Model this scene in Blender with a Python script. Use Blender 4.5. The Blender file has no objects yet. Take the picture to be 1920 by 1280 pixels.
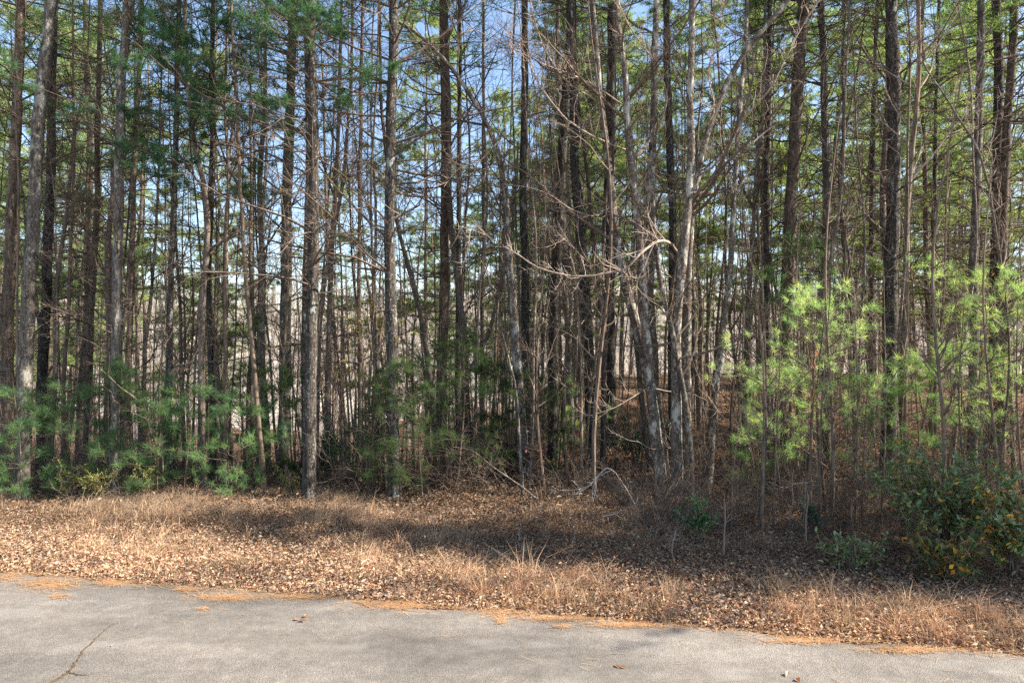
import bpy, math
import numpy as np
from math import radians, sin, cos, pi

# ------------------------------------------------------------------ camera, sky, sun, exposure
sc = bpy.context.scene
F = 1297.0; CAMH = 2.3
cam = bpy.data.cameras.new('camera'); cam_o = bpy.data.objects.new('camera', cam); sc.collection.objects.link(cam_o)
cam.sensor_width = 36; cam.lens = 36*F/1920; cam.clip_end = 3000; cam.clip_start = 0.05
cam_o.location = (0, 0, CAMH); cam_o.rotation_euler = (radians(90), 0, 0)
sc.camera = cam_o
SUN_EL, SUN_AZ = 37.0, 95.0          # azimuth from +Y (view direction) towards +X
w = bpy.data.worlds.new('World'); sc.world = w; w.use_nodes = True
nt = w.node_tree; nt.nodes.clear()
sky = nt.nodes.new('ShaderNodeTexSky'); sky.sky_type = 'NISHITA'; sky.sun_disc = False
sky.sun_elevation = radians(SUN_EL); sky.sun_rotation = radians(SUN_AZ); sky.air_density = 1.0; sky.dust_density = 0.6; sky.ozone_density = 1.5
bg = nt.nodes.new('ShaderNodeBackground'); bg.inputs[1].default_value = 0.10
wo = nt.nodes.new('ShaderNodeOutputWorld')
nt.links.new(sky.outputs[0], bg.inputs[0]); nt.links.new(bg.outputs[0], wo.inputs[0])
sl = bpy.data.lights.new('sun', 'SUN'); sl.energy = 5.0; sl.angle = radians(0.55); sl.color = (1, 0.92, 0.80)
so = bpy.data.objects.new('sun', sl); sc.collection.objects.link(so)
el, az = radians(SUN_EL), radians(SUN_AZ)
from mathutils import Vector
so.rotation_euler = Vector((sin(az)*cos(el), cos(az)*cos(el), sin(el))).to_track_quat('Z', 'Y').to_euler()
sc.view_settings.view_transform = 'Standard'; sc.view_settings.look = 'None'
sc.view_settings.exposure = 1.76; sc.view_settings.gamma = 1
sc.cycles.max_bounces = 5; sc.cycles.diffuse_bounces = 4; sc.cycles.transmission_bounces = 3; sc.cycles.glossy_bounces = 2
sc.cycles.use_denoising = False

RNG = np.random.default_rng(11)
A = np.array

# ------------------------------------------------------------------ terrain
def sstep(a, b, x):
    t = np.clip((x-a)/(b-a), 0, 1); return t*t*(3-2*t)
def edge_d(x, y): return (y + 0.207*x - 5.88)/1.021
def gz(x, y):
    x = np.asarray(x, float); y = np.asarray(y, float)
    d = edge_d(x, y)
    left = 1 - sstep(-4.5, 3.0, x - 0.03*(y-10))
    z = 0.05*sstep(0, .5, d)*(1-1.6*sstep(1.5, 3.5, d)) - 0.03*(1-sstep(-.12, 0.02, d))
    z = z - left*(0.16*np.clip(y-10.6, 0, 42)*sstep(10, 15, y))
    z = z + (1-left)*0.006*np.clip(y-11, 0, 30)
    b = 0.04*np.sin(x*1.3+y*.7)+0.04*np.sin(x*.53-y*1.1+2)+.025*np.sin(x*2.9+1)*np.sin(y*2.3)
    z = z + b*sstep(0.3, 2.0, d)
    z = z - 6*sstep(45, 80, y)*(1-left*.3)
    return z
def at(px, py, D): return A([(px-960)/F*D, D, CAMH-(py-640)/F*D])

# ------------------------------------------------------------------ materials
def mat(name):
    m = bpy.data.materials.new(name); m.use_nodes = True
    n = m.node_tree; n.nodes.clear()
    out = n.nodes.new('ShaderNodeOutputMaterial')
    return m, n, out
def N(n, t, **k):
    x = n.nodes.new('ShaderNode'+t)
    for a, v in k.items():
        if a.startswith('i_'): x.inputs[int(a[2:]) if a[2:].isdigit() else a[2:]].default_value = v
        else: setattr(x, a, v)
    return x
def ramp(n, fac, stops):
    r = n.nodes.new('ShaderNodeValToRGB'); n.links.new(fac, r.inputs[0])
    e = r.color_ramp.elements
    while len(e) < len(stops): e.new(0.5)
    for q, (p, c) in zip(e, stops): q.position = p; q.color = (*c, 1)
    return r.outputs[0]
def noise(n, vec, scale, detail=4, rough=.6):
    x = N(n, 'TexNoise', i_Scale=scale, i_Detail=detail, i_Roughness=rough); n.links.new(vec, x.inputs['Vector']); return x
def mapping(n, vec, scale):
    x = N(n, 'Mapping'); x.inputs['Scale'].default_value = scale; n.links.new(vec, x.inputs[0]); return x.outputs[0]
def mixc(n, fac, a, b, mode='MIX'):
    x = N(n, 'Mix', data_type='RGBA', blend_type=mode)
    for s, v in ((x.inputs[0], fac), (x.inputs[6], a), (x.inputs[7], b)):
        if isinstance(v, (int, float)): s.default_value = v
        elif isinstance(v, tuple): s.default_value = (*v, 1)
        else: n.links.new(v, s)
    return x.outputs[2]

def bark(name, dark, mid, light, lichen=None, lich_amt=0.5, zs=0.18, sc_=26, bump=.6):
    m, n, out = mat(name)
    g = N(n, 'NewGeometry'); tc = N(n, 'TexCoord')
    v = tc.outputs['Object']
    fine = noise(n, mapping(n, v, (1, 1, zs)), sc_, 6, .7)
    col = ramp(n, fine.outputs[0], [(.32, dark), (.5, mid), (.68, light)])
    if lichen:
        big = noise(n, mapping(n, v, (1, 1, .45)), 7, 5, .75)
        f = ramp(n, big.outputs[0], [(lich_amt-.03, (0, 0, 0)), (lich_amt+.05, (1, 1, 1))])
        col = mixc(n, f, col, lichen)
    if lichen:
        fl = noise(n, mapping(n, v, (1, 1, .6)), 48, 3, .5)
        col = mixc(n, ramp(n, fl.outputs[0], [(.60, (0, 0, 0)), (.66, (.7, .7, .7))]), col, lichen)
    oi = N(n, 'ObjectInfo')
    br = N(n, 'MapRange'); br.inputs[3].default_value = .75; br.inputs[4].default_value = 1.25; n.links.new(oi.outputs['Random'], br.inputs[0])
    cv = N(n, 'CombineColor')
    for i in range(3): n.links.new(br.outputs[0], cv.inputs[i])
    col = mixc(n, 1.0, col, cv.outputs[0], 'MULTIPLY')
    p = N(n, 'BsdfPrincipled', i_Roughness=.9); p.inputs['Specular IOR Level'].default_value = .2
    n.links.new(col, p.inputs['Base Color'])
    if bump:
        b = N(n, 'Bump', i_Strength=bump, i_Distance=.02); n.links.new(fine.outputs[0], b.inputs['Height']); n.links.new(b.outputs[0], p.inputs['Normal'])
    n.links.new(p.outputs[0], out.inputs[0])
    return m
def leafmat(name, trans=.35, rough=.6, gloss=0.0, tmul=(1.1, 1.15, .6)):
    """colour comes from each leaf's own colour attribute"""
    m, n, out = mat(name)
    at_ = N(n, 'Attribute', attribute_name='tint')
    oi = N(n, 'ObjectInfo')
    br = N(n, 'MapRange'); br.inputs[3].default_value = .8; br.inputs[4].default_value = 1.2; n.links.new(oi.outputs['Random'], br.inputs[0])
    cv = N(n, 'CombineColor')
    for i in range(3): n.links.new(br.outputs[0], cv.inputs[i])
    col = mixc(n, 1.0, at_.outputs[0], cv.outputs[0], 'MULTIPLY')
    if gloss:
        d = N(n, 'BsdfPrincipled', i_Roughness=rough); d.inputs['Specular IOR Level'].default_value = gloss; n.links.new(col, d.inputs['Base Color'])
    else:
        d = N(n, 'BsdfDiffuse'); n.links.new(col, d.inputs[0])
    t = N(n, 'BsdfTranslucent'); n.links.new(mixc(n, 1.0, col, tmul, 'MULTIPLY'), t.inputs[0])
    mx = N(n, 'MixShader', i_0=trans)
    n.links.new(d.outputs[0], mx.inputs[1]); n.links.new(t.outputs[0], mx.inputs[2]); n.links.new(mx.outputs[0], out.inputs[0])
    return m

M = {}
M['pine_dark'] = bark('pine_bark_dark', (.014, .011, .009), (.045, .036, .029), (.11, .09, .075), (.27, .28, .25), .60, bump=.9)
M['pine_grey'] = bark('pine_bark_grey', (.03, .025, .02), (.10, .084, .068), (.20, .175, .145), (.33, .31, .26), .57, bump=.9)
M['pine_brown'] = bark('pine_bark_brown', (.03, .02, .014), (.10, .07, .05), (.20, .145, .105), (.3, .27, .22), .64, bump=.8)
M['maple'] = bark('maple_bark_lichen', (.03, .022, .017), (.105, .08, .062), (.20, .155, .12), (.42, .39, .33), .55, zs=.55, sc_=24, bump=.8)
M['hardwood'] = bark('hardwood_bark', (.04, .03, .023), (.12, .09, .07), (.22, .17, .13), (.34, .32, .27), .6, bump=.4)
M['sapling'] = bark('sapling_bark', (.06, .042, .03), (.16, .115, .082), (.28, .21, .155), None, bump=0)
M['twig'] = bark('twig_bark', (.045, .033, .025), (.11, .08, .06), (.2, .15, .115), None, bump=0)
M['pale_twig'] = bark('pale_twig_bark', (.17, .125, .095), (.33, .25, .195), (.46, .37, .30), None, bump=0)
M['dry_stem'] = bark('dry_stem', (.13, .085, .06), (.28, .19, .14), (.42, .31, .23), None, bump=0)
M['deadwood'] = bark('dead_wood', (.16, .13, .11), (.36, .31, .27), (.55, .5, .45), None, bump=.3)
M['needles'] = leafmat('pine_needles', .5, tmul=(1.2, 1.25, .6))
M['leaves'] = leafmat('dead_leaves', .25, tmul=(1.15, .95, .7))
M['evergreen'] = leafmat('glossy_evergreen_leaves', .15, .38, .5)
M['straw'] = leafmat('straw', .3, tmul=(1.1, 1, .8))
M['peel'] = leafmat('peeling_bark', .25, tmul=(1.1, .9, .6))

# ------------------------------------------------------------------ mesh builder
class MB:
    def __init__(s): s.v = []; s.f = []; s.c = []; s.m = []; s.nv = 0
    def add(s, V, Fc, col=None, mi=0):
        """V (n,3); Fc (m,k) local indices; col (3,) or (n,3)"""
        V = np.asarray(V, float).reshape(-1, 3); Fc = np.asarray(Fc)
        s.v.append(V); s.f.append(Fc + s.nv); s.m.append(np.full(len(Fc), mi))
        c = np.ones((len(V), 3))*.5 if col is None else np.broadcast_to(np.asarray(col, float), (len(V), 3))
        s.c.append(c); s.nv += len(V)
        return s
    def mesh(s, name, mats, smooth=False):
        V = np.concatenate(s.v); me = bpy.data.meshes.new(name)
        me.vertices.add(len(V)); me.vertices.foreach_set('co', V.astype(np.float32).ravel())
        tot = np.concatenate([np.full(len(f), f.shape[1]) for f in s.f]); loops = np.concatenate([f.ravel() for f in s.f])
        me.loops.add(len(loops)); me.loops.foreach_set('vertex_index', loops.astype(np.int32))
        me.polygons.add(len(tot)); st = np.concatenate([[0], np.cumsum(tot)[:-1]])
        me.polygons.foreach_set('loop_start', st.astype(np.int32))
        me.polygons.foreach_set('material_index', np.concatenate(s.m).astype(np.int32))
        me.polygons.foreach_set('use_smooth', np.full(len(tot), smooth))
        C = np.concatenate(s.c); a = me.attributes.new('tint', 'FLOAT_COLOR', 'POINT')
        a.data.foreach_set('color', np.concatenate([C, np.ones((len(C), 1))], 1).astype(np.float32).ravel())
        for m_ in (mats if isinstance(mats, (list, tuple)) else [mats]): me.materials.append(m_)
        me.update(calc_edges=True)
        return me
def link(name, me, parent=None, loc=(0, 0, 0)):
    o = bpy.data.objects.new(name, me); sc.collection.objects.link(o); o.location = loc
    if parent: o.parent = parent
    return o
def tag(o, label=None, cat=None, group=None, kind=None):
    if label: o['label'] = label
    if cat: o['category'] = cat
    if group: o['group'] = group
    if kind: o['kind'] = kind
    return o
def copy_tree(root, loc, rz=0, s=1.0, tilt=(0, 0)):
    r = root.copy(); sc.collection.objects.link(r)
    r.location = loc; r.rotation_euler = (tilt[0], tilt[1], rz); r.scale = (s, s, s)
    for ch in root.children:
        c = ch.copy(); sc.collection.objects.link(c); c.parent = r
    return r

def unit(v): return v/np.maximum(np.linalg.norm(v, axis=-1, keepdims=True), 1e-9)
def tubes(mb, P, R, k=4, mi=0, col=None):
    P = np.asarray(P, float); R = np.asarray(R, float)
    n_, n = P.shape[:2]
    T = unit(np.gradient(P, axis=1)); m = unit(P[:, -1]-P[:, 0])
    ref = np.where(np.abs(m[:, 2:3]) < .75, A([[0, 0, 1.]]), A([[1., 0.1, 0]]))[:, None, :]
    U = unit(np.cross(T, ref)); V = np.cross(T, U)
    a = np.arange(k)*2*pi/k
    ring = P[:, :, None]+R[:, :, None, None]*(np.cos(a)[None, None, :, None]*U[:, :, None]+np.sin(a)[None, None, :, None]*V[:, :, None])
    i = np.arange(n-1)[:, None]*k; j = np.arange(k)[None]; j2 = (j+1) % k
    q = np.stack([i+j, i+j2, i+k+j2, i+k+j], -1).reshape(-1, 4)
    Q = (q[None]+(np.arange(n_)*n*k)[:, None, None]).reshape(-1, 4)
    mb.add(ring.reshape(-1, 3), Q, col, mi)
def randdir(rng, n): return unit(rng.normal(size=(n, 3)))
def sample_on(P, R, idx, t):
    n = P.shape[1]; u = t*(n-1); i = np.clip(u.astype(int), 0, n-2); f = (u-i)[:, None]
    p0, p1 = P[idx, i], P[idx, i+1]
    return p0*(1-f)+p1*f, unit(p1-p0), R[idx, i]*(1-f[:, 0])+R[idx, i+1]*f[:, 0]
def grow(rng, P, R, per, t0, t1, ang, L, n=5, up=0.0, curl=.25, rr=.6, rmin=.0015, rmaxL=.02, flat=0.0, shrink=.5, lv=.35, jit=None):
    """children of every path: per = how many each; ang (degrees) mean leave angle; L mean length"""
    n_ = len(P); idx = np.repeat(np.arange(n_), per); m = len(idx)
    t = rng.uniform(t0, t1, m); p, d, r = sample_on(P, R, idx, t)
    perp = randdir(rng, m); perp = unit(perp - (perp*d).sum(1, keepdims=True)*d)
    if flat > 0:
        perp[:, 2] *= (1-flat); perp = unit(perp - (perp*d).sum(1, keepdims=True)*d*.9)
    a = np.radians(ang + rng.normal(0, 10, m))[:, None]
    dr = unit(d*np.cos(a)+perp*np.sin(a))
    ln = L*np.exp(rng.normal(0, lv, m))*(1-shrink*(t-t0)/(max(t1-t0, 1e-6)))
    out = np.zeros((m, n, 3)); out[:, 0] = p; cur = dr
    bend = randdir(rng, m)*curl
    for i in range(1, n):
        cur = unit(cur + A([0, 0, up])/n + bend/n + rng.normal(0, curl*.5, (m, 3))/math.sqrt(n)*.9)
        if flat > 0: cur[:, 2] *= (1-.3*flat); cur = unit(cur)
        out[:, i] = out[:, i-1]+cur*(ln/(n-1))[:, None]
    rs = np.clip(np.minimum(r*rr, ln*rmaxL), rmin, None)
    RR = rs[:, None]*(1-np.linspace(0, 1, n)**1.2*.8)[None]
    return out, RR

def tuft(mb, rng, C, D, k, L, wd, cols, spread=.9, mi=0, jit=.15):
    """k needles round each centre C, along D"""
    m = len(C); c = np.repeat(C, k, 0); d = np.repeat(D, k, 0)
    dirs = unit(d*rng.uniform(.15, 1.0, (m*k, 1))+randdir(rng, m*k)*spread)
    l = L*rng.uniform(.7, 1.15, (m*k, 1))
    side = unit(np.cross(dirs, randdir(rng, m*k)))*wd*.5
    c = c + rng.normal(0, L*.12, (m*k, 3))
    V = np.stack([c-side, c+side, c+dirs*l], 1).reshape(-1, 3)
    ci = rng.integers(0, len(cols), m)
    base = A(cols)[ci]*rng.uniform(1-jit, 1+jit, (m, 1))
    col = np.repeat(np.repeat(base, k, 0)*rng.uniform(.85, 1.15, (m*k, 1)), 3, 0)
    mb.add(V, np.arange(m*k*3).reshape(-1, 3), col, mi)

def leafcards(mb, rng, C, D, Nrm, L, W, cols, fold=.25, mi=0, jit=.2):
    """folded leaf: base, left, tip, right; two triangles that meet on the midrib"""
    m = len(C); D = unit(D); S = unit(np.cross(D, Nrm)); Nn = np.cross(S, D)
    L = (L*rng.uniform(.7, 1.25, m))[:, None]; W = (W*rng.uniform(.7, 1.2, m))[:, None]
    f = (fold*rng.uniform(.2, 1.6, m))[:, None]*W
    sh = rng.uniform(.35, .6, (m, 1))
    b = C; tip = C+D*L+Nn*L*rng.uniform(-.15, .15, (m, 1)); l = C+D*L*sh-S*W*.5+Nn*f; r = C+D*L*sh+S*W*.5+Nn*f
    V = np.stack([b, l, tip, r], 1).reshape(-1, 3)
    o = np.arange(m)[:, None]*4
    Fc = np.concatenate([o+A([[0, 2, 1]]), o+A([[0, 3, 2]])])
    base = A(cols)[rng.integers(0, len(cols), m)]*rng.uniform(1-jit, 1+jit, (m, 1))
    mb.add(V, Fc, np.repeat(base, 4, 0), mi)

def catmull(pts, step=.22):
    p = np.asarray(pts, float); p = np.vstack([2*p[0]-p[1], p, 2*p[-1]-p[-2]])
    out = []
    for i in range(1, len(p)-2):
        n = max(2, int(np.linalg.norm(p[i+1]-p[i])/step))
        t = np.linspace(0, 1, n, endpoint=False)[:, None]
        a, b, c, d = p[i-1], p[i], p[i+1], p[i+2]
        out.append(.5*((2*b)+(-a+c)*t+(2*a-5*b+4*c-d)*t*t+(-a+3*b-3*c+d)*t**3))
    out.append(p[-2:-1]); return np.vstack(out)

# ------------------------------------------------------------------ setting: ground, road, hills
def sheet(name, xs, ys, zf, material, label_kind='structure'):
    X, Y = np.meshgrid(xs, ys); Z = zf(X, Y)
    nx, ny = len(xs), len(ys); i = (np.arange(ny-1)[:, None]*nx+np.arange(nx-1)[None]).ravel()
    mb = MB(); mb.add(np.stack([X, Y, Z], -1).reshape(-1, 3), np.stack([i, i+1, i+nx+1, i+nx], 1))
    return tag(link(name, mb.mesh(name, material, True)), kind=label_kind)

def soil_mat():
    m, n, out = mat('leaf_mould'); tc = N(n, 'TexCoord'); v = tc.outputs['Object']
    a = noise(n, v, 22, 8, .75); b = noise(n, v, 1.3, 4, .6)
    c1 = ramp(n, a.outputs[0], [(.3, (.05, .03, .02)), (.48, (.14, .085, .055)), (.6, (.24, .15, .1)), (.75, (.38, .26, .18))])
    c = mixc(n, ramp(n, b.outputs[0], [(.35, (0, 0, 0)), (.7, (.6, .6, .6))]), c1, (.16, .085, .045))
    p = N(n, 'BsdfPrincipled', i_Roughness=1.0); p.inputs['Specular IOR Level'].default_value = .1
    bp = N(n, 'Bump', i_Strength=1.0, i_Distance=.05); n.links.new(a.outputs[0], bp.inputs['Height']); n.links.new(bp.outputs[0], p.inputs['Normal'])
    n.links.new(c, p.inputs['Base Color']); n.links.new(p.outputs[0], out.inputs[0]); return m
def hill_mat():
    m, n, out = mat('bare_hillside'); tc = N(n, 'TexCoord'); v = tc.outputs['Object']
    a = noise(n, mapping(n, v, (1, 1, .5)), .35, 8, .75); b = noise(n, v, .03, 4, .6)
    c1 = ramp(n, a.outputs[0], [(.35, (.22, .19, .155)), (.5, (.36, .31, .26)), (.66, (.50, .45, .38))])
    c = mixc(n, ramp(n, b.outputs[0], [(.5, (0, 0, 0)), (.7, (.5, .5, .5))]), c1, (.3, .3, .2))
    p = N(n, 'BsdfDiffuse'); n.links.new(c, p.inputs[0]); n.links.new(p.outputs[0], out.inputs[0]); return m
def road_mat():
    m, n, out = mat('worn_asphalt'); tc = N(n, 'TexCoord'); v = tc.outputs['Object']
    vo = N(n, 'TexVoronoi', i_Scale=130.0); n.links.new(v, vo.inputs['Vector'])
    fine = noise(n, v, 150, 3, .7); mid = noise(n, v, 9, 5, .65); big = noise(n, mapping(n, v, (.5, 1, 1)), 1.1, 5, .6)
    cc = N(n, 'SeparateColor'); n.links.new(vo.outputs['Color'], cc.inputs[0])
    st = ramp(n, cc.outputs[0], [(.0, (.15, .135, .12)), (.35, (.225, .205, .185)), (.7, (.30, .275, .245)), (.95, (.43, .395, .355))])
    gap = ramp(n, vo.outputs['Distance'], [(.35, (1, 1, 1)), (.75, (.45, .43, .42))])
    c = mixc(n, 1.0, st, gap, 'MULTIPLY')
    c = mixc(n, .5, c, ramp(n, fine.outputs[0], [(.3, (.14, .128, .115)), (.7, (.36, .335, .30))]))
    c = mixc(n, .75, c, ramp(n, mid.outputs[0], [(.3, (.72, .72, .72)), (.7, (1.18, 1.18, 1.18))]), 'MULTIPLY')
    c = mixc(n, 1.0, c, ramp(n, big.outputs[0], [(.32, (.59, .575, .555)), (.5, (.75, .73, .705)), (.68, (.96, .94, .915))]), 'MULTIPLY')
    blot = noise(n, mapping(n, v, (.7, 1.3, 1)), 2.3, 2, .4)
    c = mixc(n, ramp(n, blot.outputs[0], [(.60, (0, 0, 0)), (.70, (.14, .14, .14))]), c, (.40, .375, .34))
    st2 = noise(n, mapping(n, v, (.45, 1.1, 1)), 1.0, 5, .65)
    c = mixc(n, 1.0, c, ramp(n, st2.outputs[0], [(.36, (.78, .775, .77)), (.55, (1.03, 1.02, 1.01))]), 'MULTIPLY')
    p = N(n, 'BsdfPrincipled', i_Roughness=.85); p.inputs['Specular IOR Level'].default_value = .3
    bp = N(n, 'Bump', i_Strength=.7, i_Distance=.006); n.links.new(vo.outputs['Distance'], bp.inputs['Height']); bp.invert = True
    n.links.new(bp.outputs[0], p.inputs['Normal'])
    n.links.new(c, p.inputs['Base Color']); n.links.new(p.outputs[0], out.inputs[0]); return m
def axis(a, b, fine, n2):   # fine in the middle, coarse outside
    return np.unique(np.round(np.concatenate([np.arange(-16, 16, fine), np.linspace(16, b, n2), -np.linspace(16, -a, n2)]), 3))
GM = soil_mat()
ys = np.concatenate([np.linspace(-40, 3, 12), np.arange(3.2, 26, .2), np.linspace(26, 70, 45), np.linspace(72, 190, 24)])
sheet('ground', axis(-260, 260, .25, 50), ys, gz, GM)
def hill_z(X, Y):
    r = 34*sstep(95, 330, Y)*(1+.12*np.sin(X/60+1)+.08*np.sin(X/23)) - 14 + 3*np.sin(X/31+Y/40)
    return r + 18*sstep(300, 700, Y)*(1+.3*np.sin(X/140))
sheet('hill', np.linspace(-800, 800, 140), np.linspace(85, 760, 90), hill_z, hill_mat())
# road: follows the straight edge of the verge
def build_road():
    us = np.arange(-40, 40.1, .1); vs = np.concatenate([[0, .04], np.arange(.3, 8.2, .4)])
    U, V = np.meshgrid(us, vs)
    wob = .035*np.sin(us*1.7)+.03*np.sin(us*4.1+1)+.018*np.sin(us*11)+RNG.normal(0, .008, len(us))
    off = V - np.where(V < .2, wob[None], 0)
    X = U*.979+off*-.2027; Y = 5.88-U*.2027-off*.979
    Z = .012+.02*np.sin(np.clip(V/8, 0, 1)*pi) - np.where(V < .02, .05, 0)
    nx, ny = len(us), len(vs); i = (np.arange(ny-1)[:, None]*nx+np.arange(nx-1)[None]).ravel()
    mb = MB(); mb.add(np.stack([X, Y, Z], -1).reshape(-1, 3), np.stack([i, i+nx, i+nx+1, i+1], 1))
    tag(link('road', mb.mesh('road', road_mat(), True)), kind='structure')
build_road()
def road_z(x, y):
    v = -edge_d(x, y); return .012+.02*np.sin(np.clip(v/8, 0, 1)*pi)
def ground_at_px(px, py):   # a point of the road seen at that pixel
    D = CAMH*F/(py-640); return A([(px-960)/F*D, D])

# ------------------------------------------------------------------ generic meshes
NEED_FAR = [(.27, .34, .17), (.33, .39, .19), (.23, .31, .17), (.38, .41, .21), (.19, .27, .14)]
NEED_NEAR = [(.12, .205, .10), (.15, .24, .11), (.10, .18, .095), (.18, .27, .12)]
NEED_DARK = [(.06, .095, .05), (.08, .12, .055), (.05, .08, .045), (.10, .14, .06)]  # young pines under the trees: shade put into the needle colour
NEED_SUN = [(.34, .47, .22), (.43, .53, .28), (.26, .38, .18), (.46, .52, .25)]  # young pine needles with the sunlight put into their colour

def dead_whorls(rng, P, R, z0, z1, step, per, L, k=3, up=.15):
    """bare whorls of a pine trunk path P (n,3)"""
    zs = P[:, 2]; paths = []; z = z0
    hs = []
    while z < z1: hs.append(z); z += step*rng.uniform(.6, 1.4)
    hs = np.repeat(A(hs), per)
    if not len(hs): return None
    hs = hs+rng.normal(0, .04, len(hs))
    m = len(hs); p = np.stack([np.interp(hs, zs, P[:, i]) for i in range(3)], 1); r = np.interp(hs, zs, R)
    a = rng.uniform(0, 2*pi, m); e = rng.normal(.28, .22, m)
    cur = np.stack([np.cos(a)*np.cos(e), np.sin(a)*np.cos(e), np.sin(e)], 1)
    ln = L*np.exp(rng.normal(-.15, .38, m)); n = 6
    out = np.zeros((m, n, 3)); out[:, 0] = p
    for i in range(1, n):
        cur = unit(cur+rng.normal(0, .17, (m, 3))+A([0, 0, up])/n)
        out[:, i] = out[:, i-1]+cur*(ln/(n-1))[:, None]
    rs = np.clip(np.minimum(r*.3, .0075*ln+.003), .003, .02)
    return out, rs[:, None]*(1-np.linspace(0, 1, n)*.75)[None]
def dead_mesh(rng, P, R, z0, z1, step=.45, per=4, L=1.1, twigs=5, material=None, name='dead_branches', fat=1.0):
    r = dead_whorls(rng, P, R, z0, z1, step, per, L)
    if r is None: return None
    mb = MB(); b, br = r
    tubes(mb, b, br*fat, 4)
    t, tr = grow(rng, b, br, twigs, .3, 1, 48, L*.38, 4, up=.1, flat=.5, rmin=.0025)
    tubes(mb, t, tr*fat, 3)
    t2, tr2 = grow(rng, t, tr, 2, .3, 1, 42, L*.17, 3, rmin=.0022)
    tubes(mb, t2, tr2*fat, 3)
    return mb.mesh(name, material or M['twig'])
def crown_mesh(rng, H, z0, Lmax, axis_fn, rfn, cols, whorl=.5, per=5, tk=9, nl=.15, nw=.018, subs=8, tufts=3, droop=0.0, name='crown', spread=.9, topfull=.35, patch=None, flat=.75, ev=.15, upt=.35):
    """needled branches between z0 and H along axis_fn(z)->(x,y); wood is material 0, needles 1"""
    zs = []; z = z0
    while z < H-.15: zs.append(z); z += whorl*rng.uniform(.7, 1.3)
    zs = np.repeat(A(zs), per); zs = zs+rng.normal(0, .05, len(zs)); m = len(zs)
    u = np.clip((zs-z0)/(H-z0), 0, 1)
    ln = Lmax*np.clip(np.minimum((1-u)**.75+.08, .45+u/topfull), .1, 1)*np.exp(rng.normal(-.1, .35, m))
    a = rng.uniform(0, 2*pi, m); e = rng.normal(.12, ev, m)+u**2*.7
    ax = axis_fn(zs); p = np.concatenate([ax, zs[:, None]], 1)
    cur = np.stack([np.cos(a)*np.cos(e), np.sin(a)*np.cos(e), np.sin(e)], 1); n = 6
    P = np.zeros((m, n, 3)); P[:, 0] = p
    for i in range(1, n):
        cur = unit(cur+rng.normal(0, .07, (m, 3))+A([0, 0, .12-droop])/n); P[:, i] = P[:, i-1]+cur*(ln/(n-1))[:, None]
    rs = np.clip(np.minimum(rfn(zs)*.35, .012*ln+.003), .004, .03); R = rs[:, None]*(1-np.linspace(0, 1, n)*.8)[None]
    mb = MB(); tubes(mb, P, R, 4)
    S, SR = grow(rng, P, R, subs, .25, 1, 50, Lmax*.3, 4, flat=flat, up=.12*(1-flat)*4, shrink=.55, rmin=.0025)
    tubes(mb, S, SR, 3)
    idx = np.repeat(np.arange(len(S)), tufts); t = rng.uniform(.25, 1, len(idx)); t[::tufts] = 1
    C, D, _ = sample_on(S, SR, idx, t)
    idx = np.arange(len(P)); C2, D2, _ = sample_on(P, R, idx, np.ones(len(P)))
    C = np.vstack([C, C2]); D = np.vstack([D, D2])
    tuft(mb, rng, C, unit(D+A([0, 0, upt])), tk, nl, nw, cols, spread, mi=1)
    return mb.mesh(name, [M['twig'], M['needles']])

def trunk_mesh(rng, P, r0, H, material, k=10, flare=.35, taper=.62, name='trunk', rough=.04, z_base=0.0):
    h = P[:, 2]-z_base
    R = r0*(1-taper*np.clip(h/H, 0, 1))*(1+flare*np.exp(-np.clip(h, 0, None)/.22))
    Rn = R*(1+rng.normal(0, rough, len(R)))
    mb = MB(); tubes(mb, P[None], Rn[None], k)
    V = mb.v[0]; ns = np.sin(V[:, 2]*9+V[:, 0]*37)*np.sin(V[:, 1]*41+V[:, 2]*5)
    c = np.repeat(P, k, 0); mb.v[0] = c+(V-c)*(1+.05*ns[:, None]+rng.normal(0, rough*.6, (len(V), 1)))
    return mb.mesh(name, material, True), R

# ---- generic pine variants (far trees, crowns above the frame)
PINES = []
def make_pine(seed, H, z0, r0, Lmax, bk, near=False):
    rng = np.random.default_rng(seed)
    zs = np.linspace(-.4, H, 40); ph = rng.uniform(0, 6, 4)
    def ax(z): return np.stack([.10*np.sin(z*.35+ph[0])-.10*np.sin(ph[0])+.03*np.sin(z*1.3+ph[1]), .10*np.sin(z*.3+ph[2])-.10*np.sin(ph[2])], 1)
    P = np.concatenate([ax(zs), zs[:, None]], 1)
    tm, R = trunk_mesh(rng, P, r0, H, bk, 8, .25, .8)
    root = bpy.data.objects.new('pine_tree', None); sc.collection.objects.link(root)
    link('trunk', tm, root)
    dm = dead_mesh(rng, P, R, .9, z0+1, .5, 3, .8, 5, fat=1.1)
    link('dead_branches', dm, root)
    cm = crown_mesh(rng, H, z0, Lmax, ax, lambda z: np.interp(z, zs, R), NEED_FAR, whorl=.95, per=5, tk=15, nl=.20, nw=.018, subs=12, tufts=4, flat=.94, ev=.08, upt=.15, spread=.7)
    link('crown', cm, root)
    root['H'] = H
    return root
spec = [(1, 19, 5.0, .125, 2.8), (2, 16, 4.2, .095, 2.6), (3, 20, 6.3, .14, 3.0), (4, 14, 3.6, .08, 2.3), (5, 17, 5.5, .105, 2.7), (6, 21, 7.0, .155, 3.2), (7, 15, 3.0, .085, 2.5)]
for i, (s, H, z0, r0, L) in enumerate(spec):
    PINES.append(make_pine(100+s, H, z0, r0, L, (M['pine_brown'], M['pine_grey'], M['pine_dark'])[i % 3]))
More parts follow.
